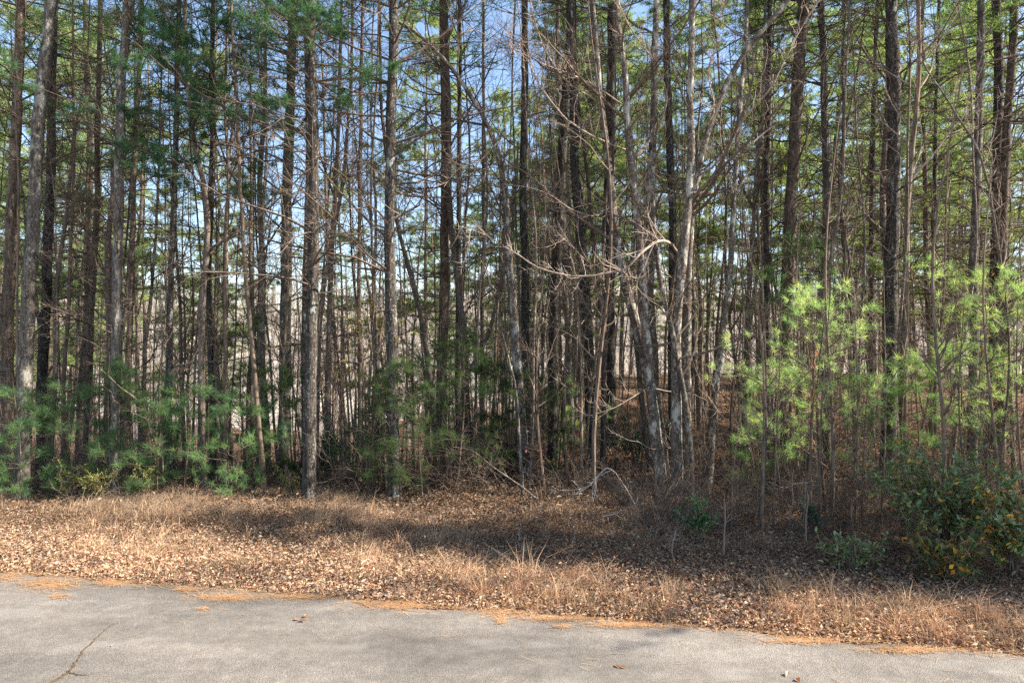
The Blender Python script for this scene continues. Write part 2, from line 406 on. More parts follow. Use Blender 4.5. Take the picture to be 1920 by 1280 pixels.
# ---- generic bare hardwood
def make_bare(seed, H, r0, name='bare_tree', bk=None, crown_from=.3, spread=1.6, n1=16, k=7, tw=None):
    rng = np.random.default_rng(seed)
    zs = np.linspace(-.3, H, 30); ph = rng.uniform(0, 6, 4); am = rng.uniform(.05, .22)
    P = np.stack([am*np.sin(zs*.5+ph[0])-am*np.sin(ph[0])+.03*np.sin(zs*1.9), am*np.sin(zs*.42+ph[1])-am*np.sin(ph[1]), zs], 1)
    tm, R = trunk_mesh(rng, P, r0, H, bk or M['hardwood'], k, .2, .85)
    root = bpy.data.objects.new(name, None); sc.collection.objects.link(root)
    link('trunk', tm, root)
    mb = MB()
    a, ar = grow(rng, P[None], R[None], n1, crown_from, .97, 42, spread, 7, up=.7, curl=.35, rr=.5, rmin=.005, rmaxL=.012, shrink=.5); tubes(mb, a, ar, 4)
    b, br = grow(rng, a, ar, 7, .2, 1, 42, spread*.42, 5, up=.5, curl=.4, rmin=.0035); tubes(mb, b, br, 3)
    c, cr = grow(rng, b, br, 5, .2, 1, 40, spread*.2, 4, up=.4, curl=.5, rmin=.0028); tubes(mb, c, cr, 3)
    link('branches', mb.mesh('branches', tw or M['twig']), root)
    return root
BARES = [make_bare(200+i, h, r) for i, (h, r) in enumerate([(11, .06), (9, .045), (13, .08), (10, .05), (8, .035), (12, .065)])]
POLES = [make_bare(260+i, h, r, 'thin_pole_tree', M['sapling'] if 'sapling' in M and i % 2 else None, .35, .8, 9, 6) for i, (h, r) in enumerate([(10, .026), (8, .02), (11.5, .032), (9, .023)])]
# ---- thin saplings, one mesh each
def sapling_mesh(seed, H, r0, n1=10, L=.6, mats=None, twigmat=1):
    rng = np.random.default_rng(seed)
    zs = np.linspace(-.1, H, 16); ph = rng.uniform(0, 6, 3); am = rng.uniform(.03, .12)
    lean = rng.normal(0, .035, 2)
    P = np.stack([lean[0]*zs+am*np.sin(zs*1.1+ph[0])-am*np.sin(ph[0]), lean[1]*zs+am*np.sin(zs*1.0+ph[1])-am*np.sin(ph[1]), zs], 1)
    R = r0*(1-.8*np.clip(zs/H, 0, 1))
    mb = MB(); tubes(mb, P[None], R[None], 6)
    a, ar = grow(rng, P[None], R[None], n1, .25, .98, 52, L, 6, up=.35, curl=.6, rmin=.0028, rr=.6); tubes(mb, a, ar, 3)
    b, br = grow(rng, a, ar, 6, .2, 1, 45, L*.45, 4, up=.2, curl=.8, rmin=.0024); tubes(mb, b, br, 3)
    c, cr = grow(rng, b, br, 2, .3, 1, 40, L*.18, 3, curl=.5, rmin=.0018); tubes(mb, c, cr, 3)
    return mb.mesh('sapling', mats or M['sapling'], False)
SAP = [sapling_mesh(300+i, h, r, n1, L) for i, (h, r, n1, L) in enumerate(
    [(3.4, .016, 12, .7), (2.4, .011, 9, .5), (4.5, .022, 15, .8), (1.7, .008, 8, .4), (5.5, .028, 16, .9), (2.9, .013, 14, .6), (6.5, .03, 20, .9)])]
def shrub_mesh(seed, n0=9, H=.9, mats=None):
    rng = np.random.default_rng(seed)
    a = rng.uniform(0, 2*pi, n0); e = rng.uniform(.5, 1.4, n0); cur = np.stack([np.cos(a)*np.cos(e), np.sin(a)*np.cos(e), np.sin(e)], 1)
    P = np.zeros((n0, 7, 3)); P[:, 0] = np.stack([np.cos(a), np.sin(a), a*0-.1], 1)*[.08, .08, 1]
    ln = H*rng.uniform(.6, 1.5, n0)
    for i in range(1, 7):
        cur = unit(cur+rng.normal(0, .16, (n0, 3))); P[:, i] = P[:, i-1]+cur*(ln/6)[:, None]
    R = np.full((n0, 7), .006)*np.linspace(1, .4, 7)
    mb = MB(); tubes(mb, P, R, 4)
    b, br = grow(rng, P, R, 9, .15, 1, 50, H*.5, 5, up=.05, curl=.9, rmin=.0028); tubes(mb, b, br, 3)
    c, cr = grow(rng, b, br, 4, .2, 1, 45, H*.2, 4, curl=.7, rmin=.002); tubes(mb, c, cr, 3)
    return mb.mesh('shrub', mats or M['twig'])
BRUSH = [shrub_mesh(400+i, 10, h) for i, h in enumerate([.7, .9, 1.2, .6, 1.0])]

# ------------------------------------------------------------------ trees seen one by one
# kind, depth, width in px at eye height, pixel path bottom -> top, label
def px_path(path, D, H_total, rng, depth_drift=0.0):
    pts = [at(x, y, D+depth_drift*i) for i, (x, y) in enumerate(path)]
    x0, y0 = pts[0][0], pts[0][1]; g = float(gz(x0, y0))
    pts = [p for p in pts if p[2] > g+.25]
    d = unit(pts[0]-pts[1]) if len(pts) > 1 else A([0, 0, -1.])
    bx = x0+d[0]*.0
    base = A([x0, y0, g-.25]); pts = [base]+pts
    topv = unit(pts[-1]-pts[-2]); topv = unit(topv*A([.5, .5, 1]))
    if pts[-1][2]-g < H_total:
        rest = H_total-(pts[-1][2]-g); pts.append(pts[-1]+topv*rest*.5); pts.append(pts[-1]+unit(topv*A([.4, .4, 1]))*rest*.5)
    P = catmull(pts)
    w_ = np.cumsum(rng.normal(0, .006, (len(P), 2)), 0); w_ -= np.linspace(0, 1, len(P))[:, None]*w_[-1]
    P[:, :2] += w_
    return P, A([x0, y0, g])
def single_pine(label, D, wpx, path, H=18, z0=8.5, bk='pine_dark', Lmax=2.3, dead=(1.0, 4, .45, 1.1), seed=0, cat='pine tree', live=None, group=None):
    rng = np.random.default_rng(seed or int(path[0][0]*7+D*13))
    P, base = px_path(path, D, H, rng)
    P = P-base; r0 = wpx/2/F*D*.86
    tm, R = trunk_mesh(rng, P, r0, H, M[bk], 14, .3, .6)
    root = bpy.data.objects.new('pine_tree', None); sc.collection.objects.link(root); root.location = base
    tag(root, label, cat, group)
    link('trunk', tm, root)
    if dead:
        zz0, per, step, L = dead
        dm = dead_mesh(rng, P, R, zz0, z0+1, step, per, L, 8, fat=1.05)
        if dm: link('dead_branches', dm, root)
    zs = P[:, 2]
    ax = lambda z: np.stack([np.interp(z, zs, P[:, 0]), np.interp(z, zs, P[:, 1])], 1)
    cm = crown_mesh(rng, H, z0, Lmax, ax, lambda z: np.interp(z, zs, R), NEED_NEAR, whorl=.8, per=4, tk=7, nl=.15, nw=.014, subs=8, tufts=3)
    link('crown', cm, root)
    if live:   # low needled branches, list of (z_from, z_to, Lmax)
        for (a, b, L) in live:
            lm = crown_mesh(rng, b, a, L, ax, lambda z: np.interp(z, zs, R), [(.07, .14, .08), (.09, .17, .09), (.055, .12, .07)], whorl=.42, per=4, tk=20, nl=.13, nw=.007, subs=10, tufts=3, name='low_boughs', topfull=.05)
            link('low_boughs', lm, root)
    return root
def single_bare(label, D, wpx, path, H=12, bk='hardwood', br=(20, .3, 1.5), twig='twig', seed=0, name='bare_tree', cat='bare tree', group=None, tb=None):
    rng = np.random.default_rng(seed or int(path[0][0]*7+D*13))
    P, base = px_path(path, D, H, rng); P = P-base; r0 = wpx/2/F*D*.9
    tm, R = trunk_mesh(rng, P, r0, H, M[bk], 10, .25, .75)
    root = bpy.data.objects.new(name, None); sc.collection.objects.link(root); root.location = base
    tag(root, label, cat, group); link('trunk', tm, root)
    n1, t0, L = br; mb = MB()
    a, ar = grow(rng, P[None], R[None], n1, t0, .98, 45, L, 8, up=.5, curl=.5, rr=.5, rmin=.005, rmaxL=.012); tubes(mb, a, ar, 4)
    b, b2 = grow(rng, a, ar, 6, .2, 1, 45, L*.4, 6, up=.4, curl=.6, rmin=.003); tubes(mb, b, b2, 3)
    c, c2 = grow(rng, b, b2, 4, .2, 1, 42, L*.2, 5, up=.4, curl=.7, rmin=.0024); tubes(mb, c, c2, 3)
    link('branches', mb.mesh('branches', M[twig]), root)
    return root

P_ = single_pine
P_('dark reddish brown pine trunk against the left border, partly outside the photo', 12.5, 26, [(12, 900), (12, 700), (18, 480), (28, 250), (38, 0)], bk='pine_brown', seed=1, dead=(.8, 4, .4, 1.3))
P_('pale grey pine trunk leaning slightly right, first thick one from the left border', 10.2, 30, [(42, 935), (44, 800), (52, 560), (62, 400), (70, 250), (82, 100), (92, 0)], bk='pine_grey', seed=2, dead=(2.8, 3, .6, .9))
P_('dark pine trunk just right of the pale grey leaning one', 13.5, 22, [(78, 880), (80, 700), (90, 480), (98, 250), (105, 0)], seed=3, dead=(1.2, 4, .4, 1.2), H=17, z0=7)
P_('pine with light grey flecked trunk standing left of a thinner straight one', 10.6, 23, [(216, 930), (218, 780), (222, 600), (228, 300), (232, 150), (242, 0)], bk='pine_grey', seed=4, dead=(2.2, 3, .45, 1.1))
P_('thin straight brown pine close to the right of the flecked pine', 12, 14, [(232, 880), (240, 700), (250, 500), (257, 300), (263, 100), (266, 0)], bk='pine_brown', seed=5, H=15, z0=7.5, dead=(2, 4, .45, 1.0))
P_('slender dark pine with drooping green boughs high on its left flank', 10.8, 15, [(316, 925), (313, 780), (315, 600), (318, 450), (322, 300), (326, 100), (327, 0)], seed=6, H=13, z0=8, Lmax=1.4, dead=(1.6, 4, .5, .9), live=[(5.0, 7.2, 1.5)])
P_('dark pine whose crown hangs low behind the forked saplings, left centre', 11.2, 15, [(400, 920), (398, 700), (398, 500), (404, 300), (400, 150), (402, 0)], seed=7, H=13, z0=6.6, Lmax=2.0, dead=(1.6, 4, .5, .9), live=[(4.7, 7.6, 2.0)])
P_('rough barked pine with sunlit foot at the left behind the first row', 14.5, 27, [(533, 860), (535, 750), (540, 560), (543, 400), (547, 150), (548, 0)], bk='pine_grey', seed=8, dead=(2.6, 4, .4, 1.4), H=19, z0=10, live=[(8.2, 10, 2.0)])
P_('thick dark pine at the edge of the verge, left of centre', 9.9, 28, [(579, 938), (582, 800), (585, 640), (590, 430), (592, 250), (589, 100), (588, 0)], seed=9, dead=(3.0, 4, .4, 1.5), z0=7.4, live=[(5.6, 7.4, 1.3)])
P_('thin dark pine touching the left side of the thick verge pine', 11, 12, [(568, 900), (572, 700), (574, 500), (578, 300), (576, 0)], seed=10, H=14, z0=8, dead=(2.4, 3, .5, 1.0))
P_('slim pine trunk between the thick verge pine and the tall straight one', 11.5, 10, [(672, 905), (673, 700), (675, 450), (678, 200), (681, 0)], bk='pine_brown', seed=11, H=14, z0=7.5, dead=(2, 4, .5, .9))
P_('tall straight dark pine with long upswept dead branches crossing it, left of centre', 10.3, 27, [(738, 930), (737, 800), (735, 640), (731, 450), (733, 250), (735, 100), (735, 0)], seed=12, dead=(3.4, 4, .36, 1.9), z0=8)
P_('brown pine trunk with sunlit right flank just left of centre', 13, 21, [(822, 870), (824, 700), (829, 500), (832, 320), (831, 150), (829, 0)], bk='pine_brown', seed=13, dead=(2, 4, .4, 1.4), H=17, z0=9)
P_('dark narrow pine close behind the sunlit brown one near the centre', 15, 14, [(858, 850), (858, 600), (860, 400), (862, 200), (862, 0)], seed=14, dead=(2, 4, .4, 1.2), H=16)
P_('straight dark pine at the foot of the big curved maple', 13.2, 20, [(988, 860), (986, 700), (986, 520), (982, 350), (985, 150), (985, 0)], seed=15, dead=(3, 3, .5, 1.0), H=17, z0=9.5)
P_('dark brown pine right of centre, leftmost of the three stout trunks there', 14.6, 25, [(1036, 815), (1037, 700), (1042, 520), (1050, 330), (1058, 180), (1066, 0)], bk='pine_dark', seed=16, dead=(3, 4, .5, 1.2), H=18, z0=10)
P_('narrow pine with a bright strip of sun between two stout dark trunks', 16.5, 15, [(1072, 800), (1068, 680), (1062, 500), (1058, 330), (1052, 100)], bk='pine_grey', seed=17, dead=(3, 4, .5, 1.1), H=17, z0=9.5)
P_('stout dark pine standing in leaf litter, middle one of the three right of centre', 12.8, 25, [(1108, 838), (1104, 720), (1096, 560), (1084, 400), (1076, 300), (1072, 150), (1068, 0)], seed=18, dead=(3.4, 3, .5, 1.0), H=17, z0=9)
P_('thick near black pine trunk, the right one of the three right of centre', 15.8, 29, [(1143, 790), (1141, 650), (1141, 450), (1144, 300), (1148, 0)], bk='pine_dark', seed=19, dead=(3, 4, .5, 1.2), H=19, z0=9)
P_('slim dark pine seen between the stems of the lichen covered clump', 13.2, 20, [(1258, 880), (1262, 700), (1262, 450), (1256, 250), (1251, 120), (1250, 0)], seed=20, dead=(3.5, 3, .6, 1.0), H=17, z0=9)
P_('straight dark pine left of the thick leaning brown one on the right', 13, 15, [(1440, 860), (1440, 600), (1438, 300), (1441, 100), (1443, 0)], seed=21, dead=(3, 4, .45, 1.2), H=16, z0=8)
P_('thick brown pine leaning right at the top, behind the bright young pine', 12.2, 32, [(1462, 880), (1468, 620), (1480, 380), (1488, 220), (1500, 60), (1504, 0)], bk='pine_brown', seed=22, dead=(3.4, 4, .45, 1.5), H=19, z0=8)
P_('grey pine rising straight behind the bright young pine, right of the thick brown one', 12.6, 20, [(1548, 870), (1547, 600), (1548, 350), (1545, 150), (1541, 0)], bk='pine_grey', seed=23, dead=(3, 4, .5, 1.3), H=17, z0=8)
P_('slim dark pine halfway between the two right hand thick pines', 16, 13, [(1633, 830), (1631, 600), (1633, 300), (1636, 0)], seed=24, dead=(2, 5, .4, 1.4), H=16, z0=7)
P_('thickest slate grey pine on the right, perfectly straight', 11.6, 33, [(1664, 900), (1665, 700), (1669, 500), (1673, 300), (1671, 120), (1667, 0)], bk='pine_dark', seed=25, dead=(3.4, 4, .45, 1.6), H=19, z0=8)
P_('slim pine behind thin saplings in the right quarter', 15, 11, [(1752, 850), (1750, 550), (1752, 350), (1757, 150), (1760, 0)], seed=26, dead=(2, 5, .4, 1.4), H=15, z0=6.5)
P_('grey barked pine, left one of the pair near the right border', 12, 20, [(1820, 890), (1824, 650), (1829, 400), (1834, 200), (1841, 0)], bk='pine_grey', seed=27, dead=(3, 4, .5, 1.2), H=17, z0=8)
P_('dark pine, right one of the pair near the right border', 13, 24, [(1856, 870), (1858, 600), (1864, 350), (1870, 150), (1864, 0)], bk='pine_dark', seed=28, dead=(3, 4, .5, 1.4), H=18, z0=8)
P_('brown pine cut by the right border above the bright needles', 12.4, 22, [(1874, 890), (1876, 650), (1882, 400), (1892, 200), (1902, 0)], bk='pine_brown', seed=29, dead=(3, 4, .5, 1.4), H=18, z0=8)
P_('dark thin pine between the two pale trunks on the far left', 15, 16, [(160, 860), (165, 700), (172, 560), (180, 400), (184, 200)], bk='pine_brown', seed=30, dead=(1.5, 5, .35, 1.2), H=15, z0=6)

B_ = single_bare
B_('smooth brown sapling trunk bending left as it climbs, left of the sunlit footed pine', 10.4, 12, [(498, 935), (490, 820), (474, 640), (458, 480), (452, 380), (446, 230), (440, 100), (436, 0)], H=9, bk='sapling', seed=41, br=(14, .35, .9))
B_('twin barked hardwood with pale bark high up, forking left of the low pine crown', 10.7, 16, [(382, 925), (378, 760), (378, 600), (386, 430), (380, 350), (360, 260), (350, 180), (345, 0)], H=10, bk='hardwood', seed=42, br=(22, .35, 1.3))
B_('thin hardwood right of the forking one, rising behind the low pine crown', 11, 11, [(424, 925), (424, 700), (426, 500), (432, 330), (425, 200), (430, 0)], H=10, bk='sapling', seed=43, br=(24, .35, 1.1))
B_('hardwood pole leaning right from the sunlit footed pine towards the centre', 12.5, 12, [(590, 860), (598, 640), (608, 540), (622, 450), (640, 350), (655, 200), (660, 0)], H=11, bk='hardwood', seed=44, br=(16, .4, 1.1))
B_('dark leaning trunk that slants from the tall straight pine down to the right', 12, 13, [(818, 860), (805, 700), (793, 610), (775, 530), (752, 440), (738, 370), (725, 280), (715, 180), (712, 60)], H=10, bk='hardwood', seed=45, br=(12, .5, 1.0))
B_('big maple leaning far left, its dark trunk curving across the top centre', 11.6, 25, [(985, 870), (976, 740), (966, 610), (955, 470), (948, 370), (925, 265), (882, 180), (830, 110), (780, 62), (735, 35)], H=7.4, bk='maple', seed=46, br=(20, .45, 1.4), twig='twig')
B_('slim grey pole leaning left across the dark centre trunks', 10.4, 7, [(985, 900), (972, 760), (955, 680), (930, 590), (915, 520), (890, 470), (868, 440)], H=3.9, bk='pine_grey', seed=47, br=(4, .5, .5))
B_('dark crooked trunk slanting up to the right behind the leaning grey pole', 12.6, 12, [(858, 860), (870, 730), (900, 660), (918, 620), (932, 560), (945, 500), (958, 440)], H=6, bk='hardwood', seed=48, br=(8, .5, .8))
B_('brown hardwood with a sunlit bend, right of the thickest slate pine', 11.2, 16, [(1694, 900), (1693, 700), (1696, 500), (1702, 340), (1716, 200), (1722, 100), (1722, 0)], H=12, bk='sapling', seed=49, br=(20, .4, 1.3), twig='pale_twig')
B_('slim dark hardwood with lichen leaning right, beside the lichen covered clump', 11.4, 17, [(1322, 905), (1338, 760), (1352, 650), (1368, 520), (1376, 400), (1386, 260), (1396, 120), (1402, 0)], H=10, bk='maple', seed=50, br=(20, .4, 1.3), twig='pale_twig')
B_('greenish grey smooth pole right of the leaning lichened hardwood', 12.2, 12, [(1392, 860), (1398, 700), (1404, 560), (1412, 440), (1424, 300), (1434, 150), (1436, 0)], H=11, bk='hardwood', seed=51, br=(20, .35, 1.2))
B_('thin pale barked tree behind the sunlit brown pine at the centre', 17, 12, [(905, 810), (903, 640), (905, 450), (903, 280), (905, 100)], H=13, bk='hardwood', seed=52, br=(24, .3, 1.2))
B_('bare young tree with upright twigs left of the tall straight pine', 11.8, 9, [(702, 915), (703, 740), (700, 560), (706, 400), (698, 200), (703, 0)], H=9, bk='hardwood', seed=53, br=(24, .25, 1.0))
B_('slender lit hardwood between the first two straight pines on the left', 13, 10, [(118, 880), (120, 700), (132, 500), (140, 300), (138, 100)], H=10, bk='sapling', seed=54, br=(24, .25, 1.1))
B_('thin bare tree with fine twigs above the soft pines on the left', 12.6, 9, [(268, 880), (270, 720), (282, 560), (290, 400), (300, 200), (304, 50)], H=9, bk='hardwood', seed=55, br=(26, .25, 1.0))
B_('bare tree arching left over the right hand pines near the right border', 11, 10, [(1905, 900), (1890, 600), (1850, 330), (1800, 220), (1740, 130)], H=7, bk='hardwood', seed=56, br=(20, .3, 1.1), twig='pale_twig')
B_('bare crooked tree between the thick brown and slate grey pines on the right', 12.4, 9, [(1600, 880), (1604, 640), (1590, 480), (1575, 330), (1600, 180), (1620, 40)], H=9, bk='hardwood', seed=57, br=(24, .3, 1.1), twig='pale_twig')

# ---- the lichen covered clump: one thing, several stems from one stool
def clump():
    rng = np.random.default_rng(77); D = 11.0
    base = A([*at(1262, 0, D)[:2], 0.]); base[2] = float(gz(base[0], base[1]))
    root = bpy.data.objects.new('maple_clump', None); sc.collection.objects.link(root); root.location = base
    tag(root, 'clump of lichen covered maple stems rising from one dark stool, right of centre', 'maple tree')
    stems = [
        (20, 0.0, [(1238, 908), (1226, 780), (1206, 660), (1184, 570), (1160, 470), (1148, 370), (1134, 240), (1122, 140), (1112, 0)], 'speckled stem, leaning left the most'),
        (19, -.25, [(1246, 905), (1222, 760), (1210, 620), (1203, 520), (1192, 400), (1178, 280), (1170, 150), (1150, 0)], 'pale stem with a small fork'),
        (22, .3, [(1252, 905), (1232, 760), (1222, 620), (1216, 480), (1222, 330), (1226, 180), (1231, 0)], 'grey upright stem'),
        (19, -.3, [(1272, 908), (1268, 780), (1266, 640), (1272, 520), (1282, 420), (1292, 300), (1292, 160), (1300, 0)], 'sunlit pale stem'),
        (18, .15, [(1292, 915), (1290, 800), (1290, 640), (1296, 480), (1306, 360), (1332, 240), (1370, 150), (1420, 70), (1480, 0)], 'dark stem leaning right'),
        (10, -.4, [(1300, 918), (1294, 820), (1282, 740), (1262, 640), (1244, 560), (1230, 480)], 'thin stem')]
    allP = []; allR = []
    for w_, dd, path, lab in stems:
        P, b = px_path(path, D+dd, 10 if w_ > 12 else 4.6, rng); P = P-base
        tm, R = trunk_mesh(rng, P, w_*1.12/2/F*D, 10, M['maple'], 12, .3, .7)
        o = link('trunk', tm, root); tag(o, lab)
        n = 40; i = np.linspace(0, len(P)-1, n).astype(int); allP.append(P[i]); allR.append(R[i])
    PP = A(allP); RR = A(allR); mb = MB()
    a, ar = grow(rng, PP, RR, 10, .42, .98, 55, 1.6, 9, up=.3, curl=.7, rr=.5, rmin=.006, rmaxL=.013); tubes(mb, a, ar, 5)
    b, b2 = grow(rng, a, ar, 6, .2, 1, 45, .65, 7, up=.35, curl=.8, rmin=.0038); tubes(mb, b, b2, 3)
    c, c2 = grow(rng, b, b2, 4, .2, 1, 42, .3, 6, up=.4, curl=.9, rmin=.003); tubes(mb, c, c2, 3)
    link('branches', mb.mesh('branches', M['sapling']), root)
    # limbs reaching out towards the road, in the sun
    limbs = [
        ([(1268, 470), (1258, 455), (1235, 452), (1200, 475), (1178, 500), (1150, 508), (1100, 516), (1060, 514), (1010, 500), (975, 478), (945, 460)], .026, -1.0, 30),
        ([(1150, 508), (1120, 498), (1090, 480), (1060, 445), (1045, 420)], .010, -.8, 9),
        ([(1178, 500), (1190, 530), (1210, 555), (1240, 575), (1250, 590)], .009, -.9, 8),
        ([(945, 460), (920, 445), (890, 432), (860, 422)], .007, -1.0, 8),
        ([(1262, 735), (1220, 728), (1190, 742), (1150, 765), (1110, 778), (1065, 782)], .010, -.7, 8),
        ([(1262, 735), (1300, 738), (1330, 752), (1350, 742)], .008, -.7, 4),
        ([(1285, 845), (1250, 838), (1225, 842), (1195, 826)], .008, -.7, 5),
        ([(1190, 330), (1130, 400), (1080, 395), (1030, 365), (985, 352), (940, 345)], .012, -.4, 14),
        ([(1190, 290), (1140, 270), (1095, 250), (1050, 215), (1010, 160), (985, 110), (955, 60)], .018, -.8, 26),
        ([(1120, 190), (1060, 150), (1020, 90), (1000, 30), (990, -30)], .018, -.9, 24),
        ([(1310, 330), (1350, 300), (1400, 220), (1450, 160), (1500, 60), (1540, 0)], .018, -.9, 26),
        ([(1232, 250), (1250, 180), (1220, 110), (1180, 50), (1150, -20)], .014, -.8, 22),
        ([(1298, 260), (1340, 210), (1330, 130), (1360, 60), (1350, -20)], .013, -.7, 18),
        ([(930, 270), (900, 300), (860, 315), (830, 350)], .009, -.6, 10),
        ([(1170, 200), (1090, 150), (1010, 120), (930, 80), (870, 50)], .014, -1.0, 22),
    ]
    mb = MB()
    for path, r, dz, nb in limbs:
        P = catmull([at(x, y, D+dz*min(1, i/3)) for i, (x, y) in enumerate(path)], .12)-base
        P = P+np.cumsum(rng.normal(0, .004, P.shape), 0)
        R = np.linspace(r, r*.35, len(P)); tubes(mb, P[None], R[None], 6)
        a, ar = grow(rng, P[None], R[None], nb, .15, 1, 48, .5, 8, up=.5, curl=1.0, rmin=.0048); tubes(mb, a, ar, 4)
        b, b2 = grow(rng, a, ar, 5, .2, 1, 45, .24, 6, up=.5, curl=1.0, rmin=.0036); tubes(mb, b, b2, 3)
    o = link('limbs', mb.mesh('limbs', M['pale_twig'], True), root); tag(o, 'pale bare limbs catching the sun')
clump()

# ------------------------------------------------------------------ young pines with soft needles
def young_pine(label, px, D, H, spread, cols, seed, tk=46, lean=(0, 0), whorl=.27, per=4, z0=.15, nl=.13, nw=.0045, group=None, subs=5):
    rng = np.random.default_rng(seed)
    x = (px-960)/F*D; base = A([x, D, float(gz(x, D))])
    zs = np.linspace(-.1, H, 20)
    axf = lambda z: np.stack([lean[0]*z/H+.05*np.sin(z*2+seed), lean[1]*z/H+.05*np.sin(z*1.7)], 1)
    P = np.concatenate([axf(zs), zs[:, None]], 1); R = np.linspace(.022, .006, 20)*H/3
    root = bpy.data.objects.new('young_pine', None); sc.collection.objects.link(root); root.location = base
    tag(root, label, 'young pine', group)
    mb = MB(); tubes(mb, P[None], R[None], 7); link('trunk', mb.mesh('trunk', M['pine_brown'], True), root)
    link('crown', crown_mesh(rng, H, H*z0, spread, axf, lambda z: np.interp(z, zs, R), cols, whorl=whorl, per=per, tk=tk, nl=nl, nw=nw, subs=subs, tufts=1, spread=.75, topfull=.2, droop=-.15), root)
    return root
Y = young_pine
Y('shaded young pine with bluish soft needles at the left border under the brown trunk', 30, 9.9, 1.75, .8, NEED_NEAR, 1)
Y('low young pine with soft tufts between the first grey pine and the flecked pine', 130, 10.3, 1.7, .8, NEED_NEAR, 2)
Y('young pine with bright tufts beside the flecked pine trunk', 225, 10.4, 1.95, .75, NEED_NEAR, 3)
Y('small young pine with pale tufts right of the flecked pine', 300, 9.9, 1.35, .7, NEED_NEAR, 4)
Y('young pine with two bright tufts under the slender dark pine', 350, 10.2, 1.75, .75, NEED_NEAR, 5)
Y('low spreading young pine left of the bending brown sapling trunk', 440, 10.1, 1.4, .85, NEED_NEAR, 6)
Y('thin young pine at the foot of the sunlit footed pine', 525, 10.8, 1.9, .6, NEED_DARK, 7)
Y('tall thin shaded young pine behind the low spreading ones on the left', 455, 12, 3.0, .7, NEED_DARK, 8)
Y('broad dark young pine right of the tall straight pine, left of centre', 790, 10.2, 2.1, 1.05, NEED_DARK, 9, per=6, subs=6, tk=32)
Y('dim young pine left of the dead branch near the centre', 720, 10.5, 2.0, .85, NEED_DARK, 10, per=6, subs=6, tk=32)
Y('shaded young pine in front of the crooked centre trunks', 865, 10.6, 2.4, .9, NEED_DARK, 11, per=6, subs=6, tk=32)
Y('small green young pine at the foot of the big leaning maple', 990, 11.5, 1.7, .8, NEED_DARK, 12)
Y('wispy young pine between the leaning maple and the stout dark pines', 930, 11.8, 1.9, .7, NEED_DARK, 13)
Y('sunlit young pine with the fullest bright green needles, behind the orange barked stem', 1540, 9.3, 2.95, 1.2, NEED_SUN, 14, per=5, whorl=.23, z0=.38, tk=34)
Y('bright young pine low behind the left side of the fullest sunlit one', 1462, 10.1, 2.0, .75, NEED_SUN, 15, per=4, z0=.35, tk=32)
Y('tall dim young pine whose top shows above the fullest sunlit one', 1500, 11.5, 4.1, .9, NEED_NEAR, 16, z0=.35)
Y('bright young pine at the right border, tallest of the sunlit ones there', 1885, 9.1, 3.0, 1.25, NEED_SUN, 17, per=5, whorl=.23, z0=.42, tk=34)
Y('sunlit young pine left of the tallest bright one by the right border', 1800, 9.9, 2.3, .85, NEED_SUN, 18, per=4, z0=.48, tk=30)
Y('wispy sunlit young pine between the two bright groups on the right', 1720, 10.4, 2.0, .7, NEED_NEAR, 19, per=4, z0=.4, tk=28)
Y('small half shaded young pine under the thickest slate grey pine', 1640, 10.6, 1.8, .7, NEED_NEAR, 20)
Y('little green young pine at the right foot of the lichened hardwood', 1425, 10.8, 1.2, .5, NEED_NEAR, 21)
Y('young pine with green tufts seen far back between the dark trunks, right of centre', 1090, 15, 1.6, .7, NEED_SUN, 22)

# ------------------------------------------------------------------ broadleaf evergreens
LGREEN = [(.13, .19, .07), (.19, .26, .10), (.25, .32, .13), (.15, .21, .08), (.29, .28, .10)]
GREEN = [(.035, .085, .045), (.05, .11, .055), (.07, .14, .06), (.045, .095, .06)]
def leafy(label, px, py, D, w_, h_, seed, n=14, nleaf=1800, cols=GREEN, LL=.085, LW=.034, mt='evergreen', name='evergreen_shrub', cat='shrub', group=None, extra=None):
    rng = np.random.default_rng(seed); x = (px-960)/F*D; base = A([x, D, float(gz(x, D))])
    root = bpy.data.objects.new(name, None); sc.collection.objects.link(root); root.location = base; tag(root, label, cat, group)
    a = rng.uniform(0, 2*pi, n); tgt = np.stack([np.cos(a)*w_*rng.uniform(.1, 1, n), np.sin(a)*w_*.7*rng.uniform(.1, 1, n), h_*rng.uniform(.45, 1, n)], 1)
    t = np.linspace(0, 1, 7)[None, :, None]
    P = tgt[:, None]*A([1, 1, 0])*t**1.3+tgt[:, None]*A([0, 0, 1])*t**.8+rng.normal(0, .02, (n, 7, 3)); P[:, 0] = [0, 0, -.05]
    R = np.full((n, 7), .009)*np.linspace(1, .35, 7)
    mb = MB(); tubes(mb, P, R, 4)
    b, br = grow(rng, P, R, 7, .25, 1, 45, .3*max(w_, h_*.6), 5, up=.4, curl=.6, rmin=.0025); tubes(mb, b, br, 3)
    link('stems', mb.mesh('stems', M['sapling']), root)
    mb = MB(); per = max(1, nleaf//len(b)); idx = np.repeat(np.arange(len(b)), per); tt = rng.uniform(.3, 1, len(idx))
    C, Dd, _ = sample_on(b, br, idx, tt); Dl = unit(Dd*.5+randdir(rng, len(C))*A([1, 1, .6]))
    leafcards(mb, rng, C, Dl, unit(randdir(rng, len(C))*.6+A([0, 0, 1.])), LL, LW, cols, .18)
    if extra:
        m = int(len(C)*extra[1]); s = rng.integers(0, len(C), m)
        leafcards(mb, rng, C[s]+rng.normal(0, .03, (m, 3)), randdir(rng, m), randdir(rng, m), LL*.9, LW*1.1, extra[0], .3)
    link('foliage', mb.mesh('foliage', M[mt]), root)
    return root
AUT = [(.62, .36, .04), (.5, .22, .04), (.4, .13, .03), (.55, .42, .08)]
